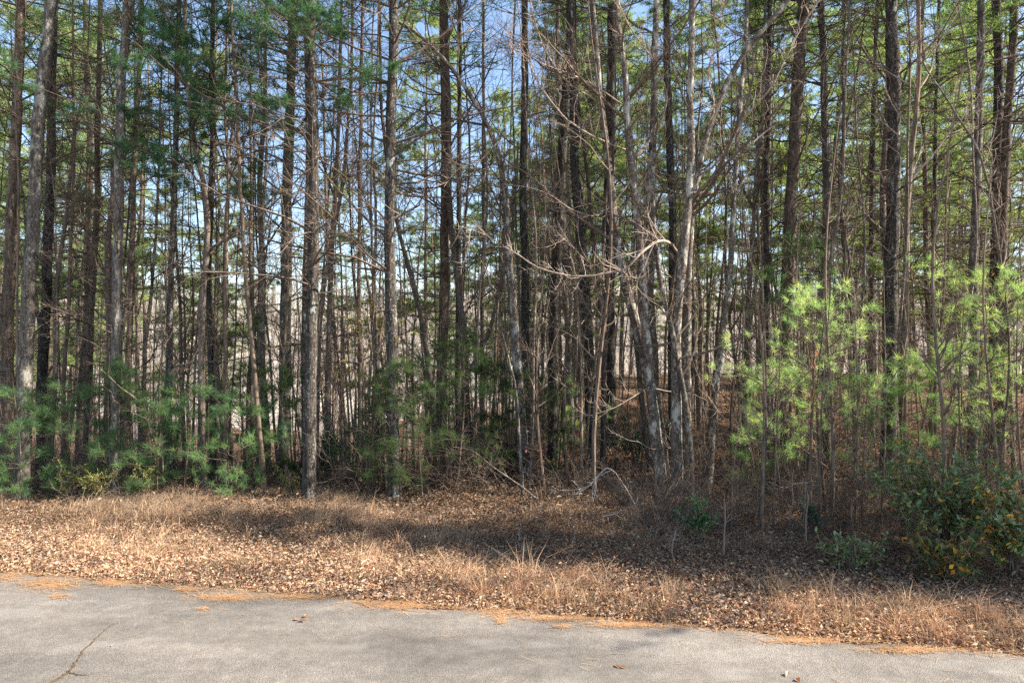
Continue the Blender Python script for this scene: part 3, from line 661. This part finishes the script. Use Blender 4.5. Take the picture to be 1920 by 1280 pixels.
leafy('glossy dark evergreen shrub with a few yellow leaves, biggest one at lower right', 1775, 1000, 7.2, .95, 1.35, 1, 36, 3600, cols=LGREEN, extra=(AUT, .06), LL=.07, LW=.03)
leafy('evergreen shrub mixed with orange brown leaves at the right border', 1900, 1040, 6.7, .6, 1.0, 2, 24, 2200, cols=LGREEN, extra=(AUT, .18), LL=.07, LW=.03)
leafy('olive and rusty leaved twiggy shrub below the biggest evergreen shrub', 1780, 1090, 6.5, .5, .42, 3, 20, 700, cols=[(.26, .14, .06), (.14, .17, .07), (.12, .15, .06), (.09, .13, .05)], mt='leaves', extra=(AUT, .1))
leafy('small low evergreen shrub with bluish leaves in the leaf litter', 1595, 1080, 6.75, .34, .34, 4, 18, 560, cols=LGREEN, LL=.06, LW=.026)
leafy('small bright green shrub in front of the maple clump', 1308, 1000, 7.7, .30, .45, 5, 16, 520, cols=[(.07, .17, .05), (.10, .21, .06), (.05, .12, .045)], LL=.062, LW=.028)
leafy('tiny evergreen sprig behind the bluish low shrub', 1530, 1020, 8.4, .2, .4, 6, 8, 200)
leafy('dark evergreen bush in shade right of the thick verge pine', 618, 900, 11.2, .7, 1.1, 7, 18, 1500)
leafy('dark evergreen bush behind the tall straight pine, left of centre', 705, 860, 12.0, .8, 1.8, 8, 18, 1500, cols=GREEN+[(.2, .2, .04)])
leafy('dim evergreen bush in the gap left of the maple clump', 1190, 860, 13, .8, .9, 9, 14, 800)
leafy('sparse sapling with yellow green leaves high beside the tall straight pine', 690, 500, 10.6, .8, 4.3, 10, 12, 420, cols=[(.2, .2, .03), (.3, .25, .04), (.1, .13, .03)], LL=.06, LW=.04, mt='leaves', name='leafy_sapling', cat='sapling')
leafy('sapling holding a few brown leaves near the right border', 1850, 500, 10.8, .5, 3.6, 11, 8, 100, cols=AUT, LL=.06, LW=.04, mt='leaves', name='leafy_sapling', cat='sapling')
leafy('pink leaved seedling in the shaded litter near the centre', 1000, 880, 10.9, .3, .7, 12, 8, 90, cols=[(.5, .12, .12), (.45, .18, .14)], LL=.06, LW=.04, mt='leaves', name='red_seedling', cat='seedling')
YG = [(.26, .27, .08), (.2, .23, .06), (.33, .31, .11)]
for i, (px, D, h, lab) in enumerate([(125, 9.9, .7, 'leftmost'), (190, 9.8, .6, 'yellow green weed with arching plume right of the pale leaning pine'), (165, 9.8, .5, ''), (275, 9.9, .5, ''), (550, 10, .45, '')]):
    lab = ['wispy yellow green weed at the foot of the first young pines, leftmost', 'yellow green weed with arching plume left of the flecked pine', 'short yellow green weed between the two arching ones', 'thin yellow green weed right of the flecked pine base', 'yellow green weed beside the thick verge pine base'][i]
    leafy(lab, px, 930, D, .28, h, 20+i, 9, 420, cols=YG, LL=.06, LW=.012, mt='leaves', name='green_weed', cat='weed')

# ------------------------------------------------------------------ single small things on the verge
def simple(name, label, cat, paths, D, r, material, seed, nb=(0, .3), group=None, taper=.3, depths=None):
    rng = np.random.default_rng(seed); mb = MB(); base = None
    for j, path in enumerate(paths):
        pts = A([at(x, y, D if depths is None else depths[j][i]) for i, (x, y) in enumerate(path)])
        if base is None:
            base = pts[0].copy(); base[2] = float(gz(base[0], base[1]))
        P = catmull(pts, .06)-base; P = P+np.cumsum(rng.normal(0, .0025, P.shape), 0)
        R = np.linspace(r, r*taper, len(P))*(1 if j == 0 else .7); tubes(mb, P[None], R[None], 5)
        if nb[0]:
            a, ar = grow(rng, P[None], R[None], nb[0], .2, 1, 45, nb[1], 6, up=.3, curl=.8, rmin=.0022); tubes(mb, a, ar, 3)
            b, b2 = grow(rng, a, ar, 2, .3, 1, 45, nb[1]*.4, 4, up=.2, curl=.8, rmin=.002); tubes(mb, b, b2, 3)
    o = link(name, mb.mesh(name, M[material], True), None, base); tag(o, label, cat, group); return o
gpx = lambda D: 640+CAMH*F/D
simple('fallen_branch', 'bleached forked branch arching over the leaf litter near the centre', 'fallen branch',
       [[(1190, 945), (1172, 912), (1150, 882), (1135, 880), (1118, 896), (1104, 912), (1072, 932)], [(1144, 882), (1122, 894), (1110, 918), (1112, 938)], [(1110, 908), (1085, 916), (1048, 918)]], 9.0, .009, 'deadwood', 1, (7, .25))
simple('fallen_branch', 'pale bent branch lying towards the right below the arching one', 'fallen branch',
       [[(1130, 968), (1160, 962), (1190, 948), (1215, 944)], [(1140, 968), (1144, 995), (1148, 1030)]], 8.9, .009, 'deadwood', 2, (4, .25))
simple('fallen_branch', 'long dark dead branch slanting down to the right through the shade at the centre', 'fallen branch',
       [[(1050, 965), (1000, 930), (960, 900), (925, 876), (888, 845), (850, 838)]], 10.0, .02, 'hardwood', 3, (5, .4))
simple('fallen_branch', 'pale branch on the ground under the sunlit young pine, pointing left', 'fallen branch',
       [[(1520, 905), (1490, 907), (1470, 915), (1440, 903)]], 9.6, .01, 'deadwood', 4, (5, .25))
simple('fallen_branch', 'short bowed twig in the litter left of the bluish low shrub', 'fallen branch',
       [[(1515, 1126), (1508, 1105), (1498, 1098), (1482, 1112)]], 6.9, .006, 'deadwood', 5, (2, .1))
weeds = [
 (1075, 7.4, 965, .0055, 'tall straight dead weed stalk standing alone by the road, centre right', 'sapling', 1),
 (1262, 7.0, 985, .006, 'tan frayed dead weed stalk left of the small bright green shrub', 'pale_twig', 6),
 (1357, 7.1, 930, .006, 'tall reddish stem with a forked top in front of the maple clump', 'sapling', 9),
 (973, 7.8, 1000, .005, 'dead weed stalk with frayed top left of the tall lone stalk', 'pale_twig', 6),
 (935, 7.9, 1028, .004, 'short pale frayed weed, left of the frayed stalk pair', 'pale_twig', 5),
 (843, 8.0, 978, .004, 'thin dead stalk rising from a grass tuft left of centre', 'sapling', 4),
 (1552, 6.9, 1060, .005, 'slim pale stem in front of the bluish low shrub', 'pale_twig', 2),
 (1020, 7.9, 1005, .004, 'thin dark dead stalk between the frayed stalk and the tall lone stalk', 'twig', 5),
 (1510, 7.6, 900, .008, 'bent brown stem reaching up to the bright needles', 'sapling', 5),
 (1600, 7.9, 930, .006, 'straight thin brown stem behind the bluish low shrub', 'sapling', 5),
 (1485, 8.4, 880, .007, 'thin upright stem left of the bent brown one', 'sapling', 6),
 (1420, 8.6, 900, .006, 'pair of thin stems beside the tall reddish one', 'twig', 6),
 (250, 8.6, 930, .004, 'dry reddish stalk leaning in the tall grass on the left', 'pale_twig', 4),
 (215, 7.5, 1020, .003, 'short pale green stalk at the road edge on the left', 'straw', 2)]
for i, (px, D, ytop, r, lab, m_, nb) in enumerate(weeds):
    rng = np.random.default_rng(900+i); x = (px-960)/F*D; yb = gpx(D)-float(gz(x, D))*F/D
    k = 5; path = [(px+rng.normal(0, 3)*(j > 0), yb+4+(ytop-yb-4)*j/(k-1)) for j in range(k)]
    simple('dead_stalk' if r < .0062 else 'thin_sapling', lab, 'stalk' if r < .0062 else 'sapling', [path], D, r*1.75, 'pale_twig' if m_ in ('straw', 'pale_twig') else 'dry_stem', 900+i, (nb+3, .16 if r < .0062 else .3), taper=.2)
# stem with orange peeling bark
def peeling():
    rng = np.random.default_rng(5); D = 8.7
    P, base = px_path([(1518, 990), (1520, 860), (1523, 740), (1527, 660), (1524, 622)], D, 2.4, rng); P = P-base; P = P[P[:, 2] < 2.45]
    root = bpy.data.objects.new('dead_sapling', None); sc.collection.objects.link(root); root.location = base
    tag(root, 'slim dead stem with orange peeling bark in front of the bright needles', 'dead sapling')
    mb = MB(); R = np.linspace(.022, .016, len(P)); tubes(mb, P[None], R[None], 8); link('trunk', mb.mesh('trunk', M['sapling'], True), root)
    mb = MB(); m = 110; t = rng.uniform(.5, 1, m); idx = np.zeros(m, int); C, Dd, r = sample_on(P[None], R[None], idx, t)
    o = randdir(rng, m)*A([1, 1, .3]); C = C+unit(o)*.02
    leafcards(mb, rng, C, unit(o+A([0, 0, -1.2])), unit(o), .07, .018, [(.55, .29, .13), (.62, .38, .2), (.42, .2, .09), (.66, .5, .33)], .3)
    link('peeling_bark', mb.mesh('peeling_bark', M['peel']), root)
peeling()

# ------------------------------------------------------------------ background: copies
ANCH = [(15, 'the left border trunk'), (60, 'the pale leaning trunk'), (95, 'the dark trunk beside the pale one'), (165, 'the far left brown pine'), (222, 'the flecked pine'), (268, 'the thin brown pine'),
        (316, 'the slender pine with green boughs'), (385, 'the forking hardwood'), (430, 'the low pine crown'), (475, 'the bending sapling trunk'), (538, 'the sunlit footed pine'), (587, 'the thick verge pine'),
        (630, 'the pole leaning right'), (677, 'the slim centre left trunk'), (733, 'the tall straight pine'), (785, 'the slanting dark trunk'), (828, 'the brown pine left of centre'), (880, 'the crooked trunk'),
        (930, 'the leaning grey pole'), (970, 'the big leaning maple'), (1040, 'the leftmost stout trunk'), (1095, 'the middle stout trunk'), (1142, 'the near black trunk'), (1200, 'the leaning stems of the clump'),
        (1262, 'the maple clump'), (1300, 'the right stems of the clump'), (1350, 'the leaning lichened hardwood'), (1405, 'the greenish grey pole'), (1440, 'the straight dark pine'), (1478, 'the thick brown pine'),
        (1548, 'the grey pine behind the needles'), (1600, 'the crooked bare tree'), (1633, 'the slim dark pine'), (1668, 'the slate grey pine'), (1700, 'the bent brown hardwood'), (1753, 'the slim right hand pine'),
        (1825, 'the paired grey pine'), (1862, 'the paired dark pine'), (1900, 'the right border pine')]
ORD = ['nearest', 'second', 'third', 'fourth', 'fifth', 'sixth', 'seventh', 'eighth', 'ninth', 'tenth', 'eleventh', 'twelfth', 'thirteenth', 'fourteenth', 'fifteenth', 'sixteenth', 'seventeenth', 'eighteenth', 'nineteenth', 'twentieth', 'twenty-first', 'twenty-second', 'twenty-third', 'twenty-fourth', 'twenty-fifth', 'twenty-sixth', 'twenty-seventh', 'twenty-eighth']
BULK = []
def finish_labels():
    b = {}
    for o, kind in BULK:
        x, y = o.location[0], o.location[1]; px = 960+x/y*F
        if px > 1960: k = 'the right border, outside the photo'
        else: k = min(ANCH, key=lambda a: abs(a[0]-px))[1]
        b.setdefault((kind, k), []).append((y, o))
    for (kind, k), l in b.items():
        for i, (y, o) in enumerate(sorted(l, key=lambda t: t[0])):
            rel = 'beyond' if 'border, outside' in k else 'behind or beside'
            o['label'] = (f'{ORD[i]} {kind} {rel} {k}' if len(l) > 1 else f'{kind} {rel} {k}') if i < 28 else f'{kind} far back {rel} {k}'
def thin(pts, p, dmin): return all((p[0]-q[0])**2+(p[1]-q[1])**2 > dmin*dmin for q in pts)
def region(px):
    return 'left third' if px < 640 else ('middle third' if px < 1280 else 'right third')
placed = []
rng = np.random.default_rng(21)
first = [True]*len(PINES)
npine = 0; tries = 0
extra_spots = [(40, 15.5), (150, 17.5), (255, 20.5), (95, 21), (1780, 19)]
def put_pine(x, y, i, lab, grp):
    loc = (x, y, float(gz(x, y))-.05); s = rng.uniform(.88, 1.12)
    root = PINES[i]
    if first[i]:
        first[i] = False; r = root; r.location = loc; r.rotation_euler = (0, 0, rng.uniform(0, 6.28)); r.scale = (s, s, s)
    else: r = copy_tree(root, loc, rng.uniform(0, 6.28), s, (rng.normal(0, .012), rng.normal(0, .012)))
    if 'H' in r: del r['H']
    tag(r, lab, 'pine tree', grp); BULK.append((r, 'dark straight pine'))
while npine < 76 and tries < 9000:
    tries += 1
    y = 15.5+42*rng.uniform()**.85; x = rng.uniform(-.80, .80)*y
    if rng.uniform() < .06: x = rng.uniform(.8*y, .8*y+9)
    if extra_spots: q_ = extra_spots.pop(); y = q_[1]; x = (q_[0]-960)/F*y
    px = 960+x/y*F
    if 250 < px < 760 and rng.uniform() < .6: continue
    if px > 760 and y < 30 and rng.uniform() < .45: continue
    if not thin(placed, (x, y), 1.9 if px > 900 else 2.2): continue
    placed.append((x, y)); npine += 1
    i = int(rng.integers(0, 7))
    far = y > 32
    reg = region(px)
    put_pine(x, y, i, f"{'distant slender' if far else 'dark straight'} pine {'far back' if far else 'in the rows behind the front trunks'}, {reg} of the photo",
             f"{'far' if far else 'second row'} pines in the {reg}")
firstb = [True]*len(BARES); nb_ = 0; tries = 0
while nb_ < 160 and tries < 9000:
    tries += 1
    y = 12+40*rng.uniform()**1.1; x = rng.uniform(-.8, .8)*y
    if not thin(placed, (x, y), .8): continue
    placed.append((x, y)); nb_ += 1; i = int(rng.integers(0, len(BARES))); px = 960+x/y*F; reg = region(px)
    loc = (x, y, float(gz(x, y))-.05); s = rng.uniform(.8, 1.2)
    if firstb[i]: firstb[i] = False; r = BARES[i]; r.location = loc; r.scale = (s, s, s)
    else: r = copy_tree(BARES[i], loc, rng.uniform(0, 6.28), s, (rng.normal(0, .04), rng.normal(0, .04)))
    far = y > 24
    tag(r, f"thin bare hardwood with fine twigs {'deep in the wood' if far else 'just behind the front trunks'}, {reg} of the photo", 'bare tree', f"{'far' if far else 'near'} thin bare trees in the {reg}"); BULK.append((r, 'slim bare hardwood'))
firstp = [True]*4; k_ = 0
while k_ < 120:
    y = 10.6+14*rng.uniform()**1.2; x = rng.uniform(-.76, .76)*y
    if not thin(placed, (x, y), .35): continue
    placed.append((x, y)); k_ += 1; i = int(rng.integers(0, 4)); px = 960+x/y*F
    loc = (x, y, float(gz(x, y))-.05); s = rng.uniform(.8, 1.2)
    if firstp[i]: firstp[i] = False; r = POLES[i]; r.location = loc; r.scale = (s, s, s)
    else: r = copy_tree(POLES[i], loc, rng.uniform(0, 6.28), s, (rng.normal(0, .035), rng.normal(0, .035)))
    tag(r, 'x', 'young tree', f"pole thin young trees in the {region(px)}"); BULK.append((r, 'pole thin leafless young tree'))
def scatter(meshes, n, y0, y1, pw, name, labf, cat, grpf, smin=.8, smax=1.25, dmin=.25, accept=None, tilt=.035):
    k = 0; t = 0; loc_ = []
    while k < n and t < n*30:
        t += 1; y = y0+(y1-y0)*rng.uniform()**pw; x = rng.uniform(-1, 1)*(.78*y+1.8); px = 960+x/y*F
        if edge_d(x, y) < 1.2 or (accept and not accept(px, y)): continue
        if not thin(loc_[-400:], (x, y), dmin): continue
        loc_.append((x, y)); k += 1
        o = link(name, meshes[int(rng.integers(0, len(meshes)))], None, (x, y, float(gz(x, y))-.03))
        s = rng.uniform(smin, smax); o.scale = (s, s, s); o.rotation_euler = (rng.normal(0, tilt), rng.normal(0, tilt), rng.uniform(0, 6.28))
        tag(o, labf(px, y), cat, grpf(px, y)); BULK.append((o, 'thin bare sapling' if cat == 'sapling' else 'low twiggy bush'))
def vis(px, y):   # the understorey stands back from the road except on the right
    if 1140 < px < 1420: return y > 11.3
    if 1430 < px < 1900 and 9 < y < 9.9: return False
    return y > 10.1 if px < 1150 else y > 8.4
scatter(SAP, 280, 8.4, 24, 1.3, 'bare_sapling', lambda px, y: f"thin bare brown sapling among the trunks, {region(px)} of the photo", 'sapling', lambda px, y: f'thin bare saplings in the {region(px)}', accept=vis)
scatter(BRUSH, 170, 8.4, 19, 1.2, 'bare_bush', lambda px, y: f"low tangle of bare brown twigs on the forest floor, {region(px)} of the photo", 'bush', lambda px, y: f'bare twiggy bushes in the {region(px)}', accept=vis, tilt=.2)

scatter(BRUSH, 62, 7.7, 10.6, 1, 'bare_bush', lambda px, y: 'x', 'bush', lambda px, y: f'bare twiggy bushes in the {region(px)}', accept=lambda px, y: 1180 < px < 1830 and edge_d((px-960)/F*y, y) > 1.7, tilt=.3, smin=.45, smax=.9)
scatter(SAP, 26, 8.0, 9.2, 1, 'bare_sapling', lambda px, y: 'x', 'sapling', lambda px, y: f'thin bare saplings in the {region(px)}', accept=lambda px, y: px > 1340 and edge_d((px-960)/F*y, y) > 2.2, smin=.5, smax=.9)
# the same wood goes on along the road beyond the right edge of the photo and shades the verge
side = [(10.2, 7.1), (12.4, 6.7), (14.6, 6.2), (17.4, 5.4), (26, 4.6), (13.4, 6.9), (20, 4.9)]
for j, (x, y) in enumerate(side):
    k = 5 if j == 4 else (6, 3, 1)[j % 3]; r = copy_tree(PINES[k], (x, y, float(gz(x, y))-.05), rng.uniform(0, 6.28), 0.85 if j == 4 else .72); tag(r, 'pine of the roadside row beyond the right border', 'pine tree', 'roadside pines beyond the right border')
    if 'H' in r: del r['H']
    r['label'] = ORD[j]+' pine of the roadside row beyond the right border'
for j, (x, y) in enumerate([(8.2, 5.7), (9.4, 6.3), (10.8, 5.4), (12.6, 5.0), (14.5, 4.7), (17, 4.0), (21, 3.4), (24.5, 2.4)]):
    r = copy_tree(BARES[j % 6], (x, y, float(gz(x, y))-.05), rng.uniform(0, 6.28), .75+.05*(j % 3)); tag(r, ORD[j]+' bare roadside tree beyond the right border', 'bare tree', 'bare roadside trees beyond the right border')
finish_labels()
# ------------------------------------------------------------------ far wood on the hillside: one mass
def far_wood():
    rng = np.random.default_rng(3); mb = MB(); n = 3400
    y = 70+260*rng.uniform(size=n)**.8; x = rng.uniform(-.85, .85, n)*y
    z = np.maximum(np.where(y > 95, hill_z(x, y), -99), gz(x, y)); H = rng.uniform(9, 15, n)
    base = np.stack([x, y, z], 1)
    P = np.stack([base, base+np.stack([rng.normal(0, .3, n), rng.normal(0, .3, n), H*.5], 1), base+np.stack([rng.normal(0, .6, n), rng.normal(0, .6, n), H], 1)], 1)
    R = np.stack([np.full(n, .16), np.full(n, .11), np.full(n, .03)], 1)
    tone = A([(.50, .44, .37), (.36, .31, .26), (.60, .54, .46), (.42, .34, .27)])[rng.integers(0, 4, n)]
    tubes(mb, P, R, 3, col=np.repeat(tone, 9, 0))
    b, br = grow(rng, P, R, 14, .3, 1, 38, 3.2, 3, up=.5, curl=.3, rmin=.035, rmaxL=.02)
    tubes(mb, b, br, 3, col=np.repeat(np.repeat(tone, 14, 0), 9, 0))
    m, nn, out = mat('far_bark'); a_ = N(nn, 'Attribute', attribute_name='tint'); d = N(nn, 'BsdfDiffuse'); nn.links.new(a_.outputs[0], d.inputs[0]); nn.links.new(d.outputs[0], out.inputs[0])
    tag(link('far_wood', mb.mesh('far_wood', m)), 'grey leafless wood covering the far hillside', 'wood', kind='stuff')
far_wood()

# ------------------------------------------------------------------ leaf litter, grass, pine straw
def scatter_xy(rng, n, y0, y1, dmin=.0, dmax=99, pw=1.0):
    y = y0+(y1-y0)*rng.uniform(size=int(n*1.6))**pw; x = rng.uniform(-1, 1, len(y))*(.78*y+np.where(y < 12, 2.6, .5))
    d = edge_d(x, y); k = (d > dmin) & (d < dmax); return x[k][:n], y[k][:n], d[k][:n]
LITTER = [(.40, .27, .16), (.50, .36, .22), (.32, .20, .12), (.2, .12, .07), (.54, .41, .27), (.48, .22, .11), (.36, .26, .20), (.28, .2, .15), (.30, .17, .10), (.42, .28, .19)]
def litter():
    rng = np.random.default_rng(8); mb = MB()
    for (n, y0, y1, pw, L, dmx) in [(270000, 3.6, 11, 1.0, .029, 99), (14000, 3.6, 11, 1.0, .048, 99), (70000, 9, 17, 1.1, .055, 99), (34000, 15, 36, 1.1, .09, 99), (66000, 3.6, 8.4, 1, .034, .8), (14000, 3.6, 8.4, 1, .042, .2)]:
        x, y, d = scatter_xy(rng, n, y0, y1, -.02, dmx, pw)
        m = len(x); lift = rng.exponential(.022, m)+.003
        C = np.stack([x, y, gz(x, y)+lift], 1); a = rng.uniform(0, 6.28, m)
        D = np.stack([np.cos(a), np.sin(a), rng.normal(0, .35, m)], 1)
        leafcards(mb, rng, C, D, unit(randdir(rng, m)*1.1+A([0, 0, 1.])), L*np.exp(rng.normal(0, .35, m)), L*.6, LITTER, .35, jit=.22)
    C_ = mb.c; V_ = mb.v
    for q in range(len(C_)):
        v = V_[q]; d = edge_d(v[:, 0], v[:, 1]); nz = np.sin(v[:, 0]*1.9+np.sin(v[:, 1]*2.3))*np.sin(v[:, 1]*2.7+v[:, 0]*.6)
        f = (1.28-.60*sstep(.5, 1.6, d+.35*nz))*(1+.16*nz); g_ = C_[q].mean(1, keepdims=True)  # leaves behind darker with age; sunlit road strip's brightness painted into the colour
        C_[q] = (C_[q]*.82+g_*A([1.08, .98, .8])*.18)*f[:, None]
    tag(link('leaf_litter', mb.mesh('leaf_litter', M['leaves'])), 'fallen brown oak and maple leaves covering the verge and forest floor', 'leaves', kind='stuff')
litter()
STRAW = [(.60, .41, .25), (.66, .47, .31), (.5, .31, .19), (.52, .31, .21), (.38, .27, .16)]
def grass():
    rng = np.random.default_rng(9); mb = MB(); spots = []
    def tufts(n, y0, y1, d0, d1, px0, px1, h, k, cs=0):
        y = rng.uniform(y0, y1, n*3); px = rng.uniform(px0, px1, n*3); x = (px-960)/F*y; d = edge_d(x, y)
        q = (d > d0) & (d < d1)
        cl = np.sin(x*2.1+y*1.3)+np.sin(x*5.3-y*4.1)*.6+rng.normal(0, .5, len(x)); q &= cl > -.2
        x, y = x[q][:n], y[q][:n]
        hh = h*np.exp(rng.normal(0, .35, len(x))); spots.append((x, y, hh, k, cs))
    tufts(2300, 4.4, 8.2, .02, .8, -60, 1980, .065, 18)
    tufts(420, 4.6, 7.2, .1, .9, 850, 1960, .13, 22)
    tufts(460, 6.2, 10.4, .3, 5, -40, 720, .095, 20)
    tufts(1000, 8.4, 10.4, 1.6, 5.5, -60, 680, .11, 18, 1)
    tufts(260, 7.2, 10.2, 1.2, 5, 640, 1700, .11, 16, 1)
    tufts(120, 6, 9.2, .5, 3, 650, 1000, .13, 16)
    tufts(240, 5, 7.4, .05, .6, 900, 1960, .10, 18)
    tufts(60, 8, 10.5, 1.5, 5, 700, 1900, .12, 14)
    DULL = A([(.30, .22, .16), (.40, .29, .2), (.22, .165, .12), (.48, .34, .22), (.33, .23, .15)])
    for x, y, h, k, cs in spots:
        m = len(x)*k; X = np.repeat(x, k)+rng.normal(0, .035, m); Y_ = np.repeat(y, k)+rng.normal(0, .035, m); H = np.repeat(h, k)*rng.uniform(.5, 1.3, m)
        a = rng.uniform(0, 6.28, m); ln = np.abs(rng.normal(.6, .45, m))*(1.7 if cs else 1)+np.repeat(np.abs(rng.normal(0, .35, len(x))), k); out = np.stack([np.cos(a), np.sin(a), a*0], 1)
        b = np.stack([X, Y_, gz(X, Y_)-.01], 1); up = A([0, 0, 1.])
        p1 = b+(up*.55+out*(ln*.35)[:, None])*H[:, None]; p2 = p1+(up*.35+out*(ln*.9)[:, None])*H[:, None]
        sd = np.stack([-np.sin(a+.6), np.cos(a+.6), a*0], 1)*rng.uniform(.0016, .0032, (m, 1))
        V = np.stack([b-sd, b+sd, p1-sd*.8, p1+sd*.8, p2], 1).reshape(-1, 3); o = np.arange(m)[:, None]*5
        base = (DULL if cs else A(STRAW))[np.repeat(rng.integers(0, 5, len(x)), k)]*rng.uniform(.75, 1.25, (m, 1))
        c = np.repeat(base, 5, 0); n0 = mb.nv
        mb.add(V, np.concatenate([o+A([[0, 1, 3]]), o+A([[0, 3, 2]]), o+A([[2, 3, 4]])]), c)
    tag(link('dry_grass', mb.mesh('dry_grass', M['straw'])), 'dry straw coloured grass along the verge', 'grass', kind='stuff')
grass()
def pine_straw():
    rng = np.random.default_rng(10); mb = MB()
    pat = [(95, 1098, 50, 10, 700), (210, 1096, 28, 6, 260), (15, 1085, 22, 8, 200), (112, 1122, 16, 4, 80), (430, 1123, 60, 6, 500), (350, 1108, 22, 4, 140), (745, 1137, 60, 7, 800), (950, 1148, 40, 8, 600),
           (1050, 1163, 60, 4, 450), (940, 1165, 10, 8, 90), (1053, 1178, 12, 2, 60), (1180, 1175, 60, 4, 350), (1500, 1205, 60, 5, 350), (1700, 1222, 70, 6, 420), (380, 1145, 10, 2, 40), (560, 1122, 40, 4, 260)]
    X = []; Yy = []
    for px, py, sx, sy, n in pat:
        p = rng.normal(px, sx*.6, n); q = rng.normal(py, sy*.6, n); D = CAMH*F/(q-640); X.append((p-960)/F*D); Yy.append(D)
    u = rng.uniform(-7, 6, 2600); v = np.abs(rng.normal(0, .045, 2600))*(.5+np.abs(np.sin(u*2.1))+.6*np.abs(np.sin(u*5.7))); X.append(u*.979-.2027*v); Yy.append(5.88-u*.2027-v*.979)
    u = rng.uniform(-7, 6, 300); v = rng.exponential(.4, 300); X.append(u*.979-.2027*v); Yy.append(5.88-u*.2027-v*.979)
    x = np.concatenate(X); y = np.concatenate(Yy); m = len(x)
    a = rng.normal(.1, .7, m); L = rng.uniform(.03, .06, (m, 1)); d = np.stack([np.cos(a), np.sin(a), rng.normal(0, .08, m)], 1)*L
    C = np.stack([x, y, road_z(x, y)+rng.uniform(.003, .014, m)], 1); s = np.stack([-np.sin(a), np.cos(a), a*0], 1)*rng.uniform(.0008, .0016, (m, 1))
    V = np.stack([C-d-s, C-d+s, C+d+s, C+d-s], 1).reshape(-1, 3)
    base = A([(.52, .31, .16), (.44, .25, .12), (.58, .38, .22), (.46, .32, .21)])[rng.integers(0, 4, m)]*rng.uniform(.8, 1.2, (m, 1))
    mb.add(V, np.arange(m*4).reshape(-1, 4), np.repeat(base, 4, 0))
    tag(link('pine_straw', mb.mesh('pine_straw', M['straw'])), 'orange fallen pine needles drifted along the road edge', 'pine straw', kind='stuff')
pine_straw()
def road_leaves():
    rng = np.random.default_rng(12)
    spots = [(560, 1165, 3, 'curled tan leaves lying together on the road left of centre'), (1475, 1276, 2, 'brown leaf on the asphalt at the bottom right'), (1165, 1252, 2, 'rusty leaf alone on the road right of centre'), (455, 1155, 1, 'small dark leaf on the road, left'), (230, 1214, 1, 'tiny dark speck of leaf right of the crack')]
    for i, (px, py, n, lab) in enumerate(spots):
        mb = MB(); x, y = ground_at_px(px, py); z = float(road_z(x, y))
        C = np.stack([rng.normal(0, .03, n), rng.normal(0, .02, n), np.full(n, .008)], 1); a = rng.uniform(0, 6.28, n)
        leafcards(mb, rng, C, np.stack([np.cos(a), np.sin(a), a*0], 1), unit(randdir(rng, n)*.4+A([0, 0, 1.])), .06 if i < 3 else .03, .035 if i < 3 else .02, [(.5, .33, .2), (.3, .16, .09)], .4)
        tag(link('fallen_leaf', mb.mesh('fallen_leaf', M['leaves']), None, (x, y, z)), lab, 'leaf')
road_leaves()
def crack():
    rng = np.random.default_rng(14); mb = MB()
    def strip(path, w0, w1, col, dz):
        pts = []
        for (a, b) in zip(path[:-1], path[1:]):
            for t in np.linspace(0, 1, 9, endpoint=False): pts.append((a[0]*(1-t)+b[0]*t+rng.normal(0, 1.6), a[1]*(1-t)+b[1]*t+rng.normal(0, .8)))
        P = A([ground_at_px(*p) for p in pts]); T = unit(np.gradient(P, axis=0)); S = np.stack([-T[:, 1], T[:, 0]], 1)
        w_ = np.linspace(w0, w1, len(P))[:, None]*rng.uniform(.4, 1.5, (len(P), 1))
        L_ = P-S*w_; R_ = P+S*w_; z = lambda q: np.concatenate([q, (road_z(q[:, 0], q[:, 1])+dz)[:, None]], 1)
        V = np.stack([z(L_), z(R_)], 1).reshape(-1, 3); i = np.arange(len(P)-1)*2
        mb.add(V, np.stack([i, i+1, i+3, i+2], 1), col)
    main = [(128, 1268), (142, 1248), (158, 1222), (175, 1208), (196, 1186), (215, 1172)]
    strip(main, .011, .002, (.17, .12, .08), .004)
    strip([(128, 1268), (110, 1279), (80, 1295)], .012, .01, (.2, .14, .09), .004)
    strip([(128, 1266), (148, 1272), (175, 1270)], .007, .002, (.16, .12, .09), .004)
    o = link('road_crack', mb.mesh('road_crack', M['straw'])); tag(o, kind='structure')
crack()
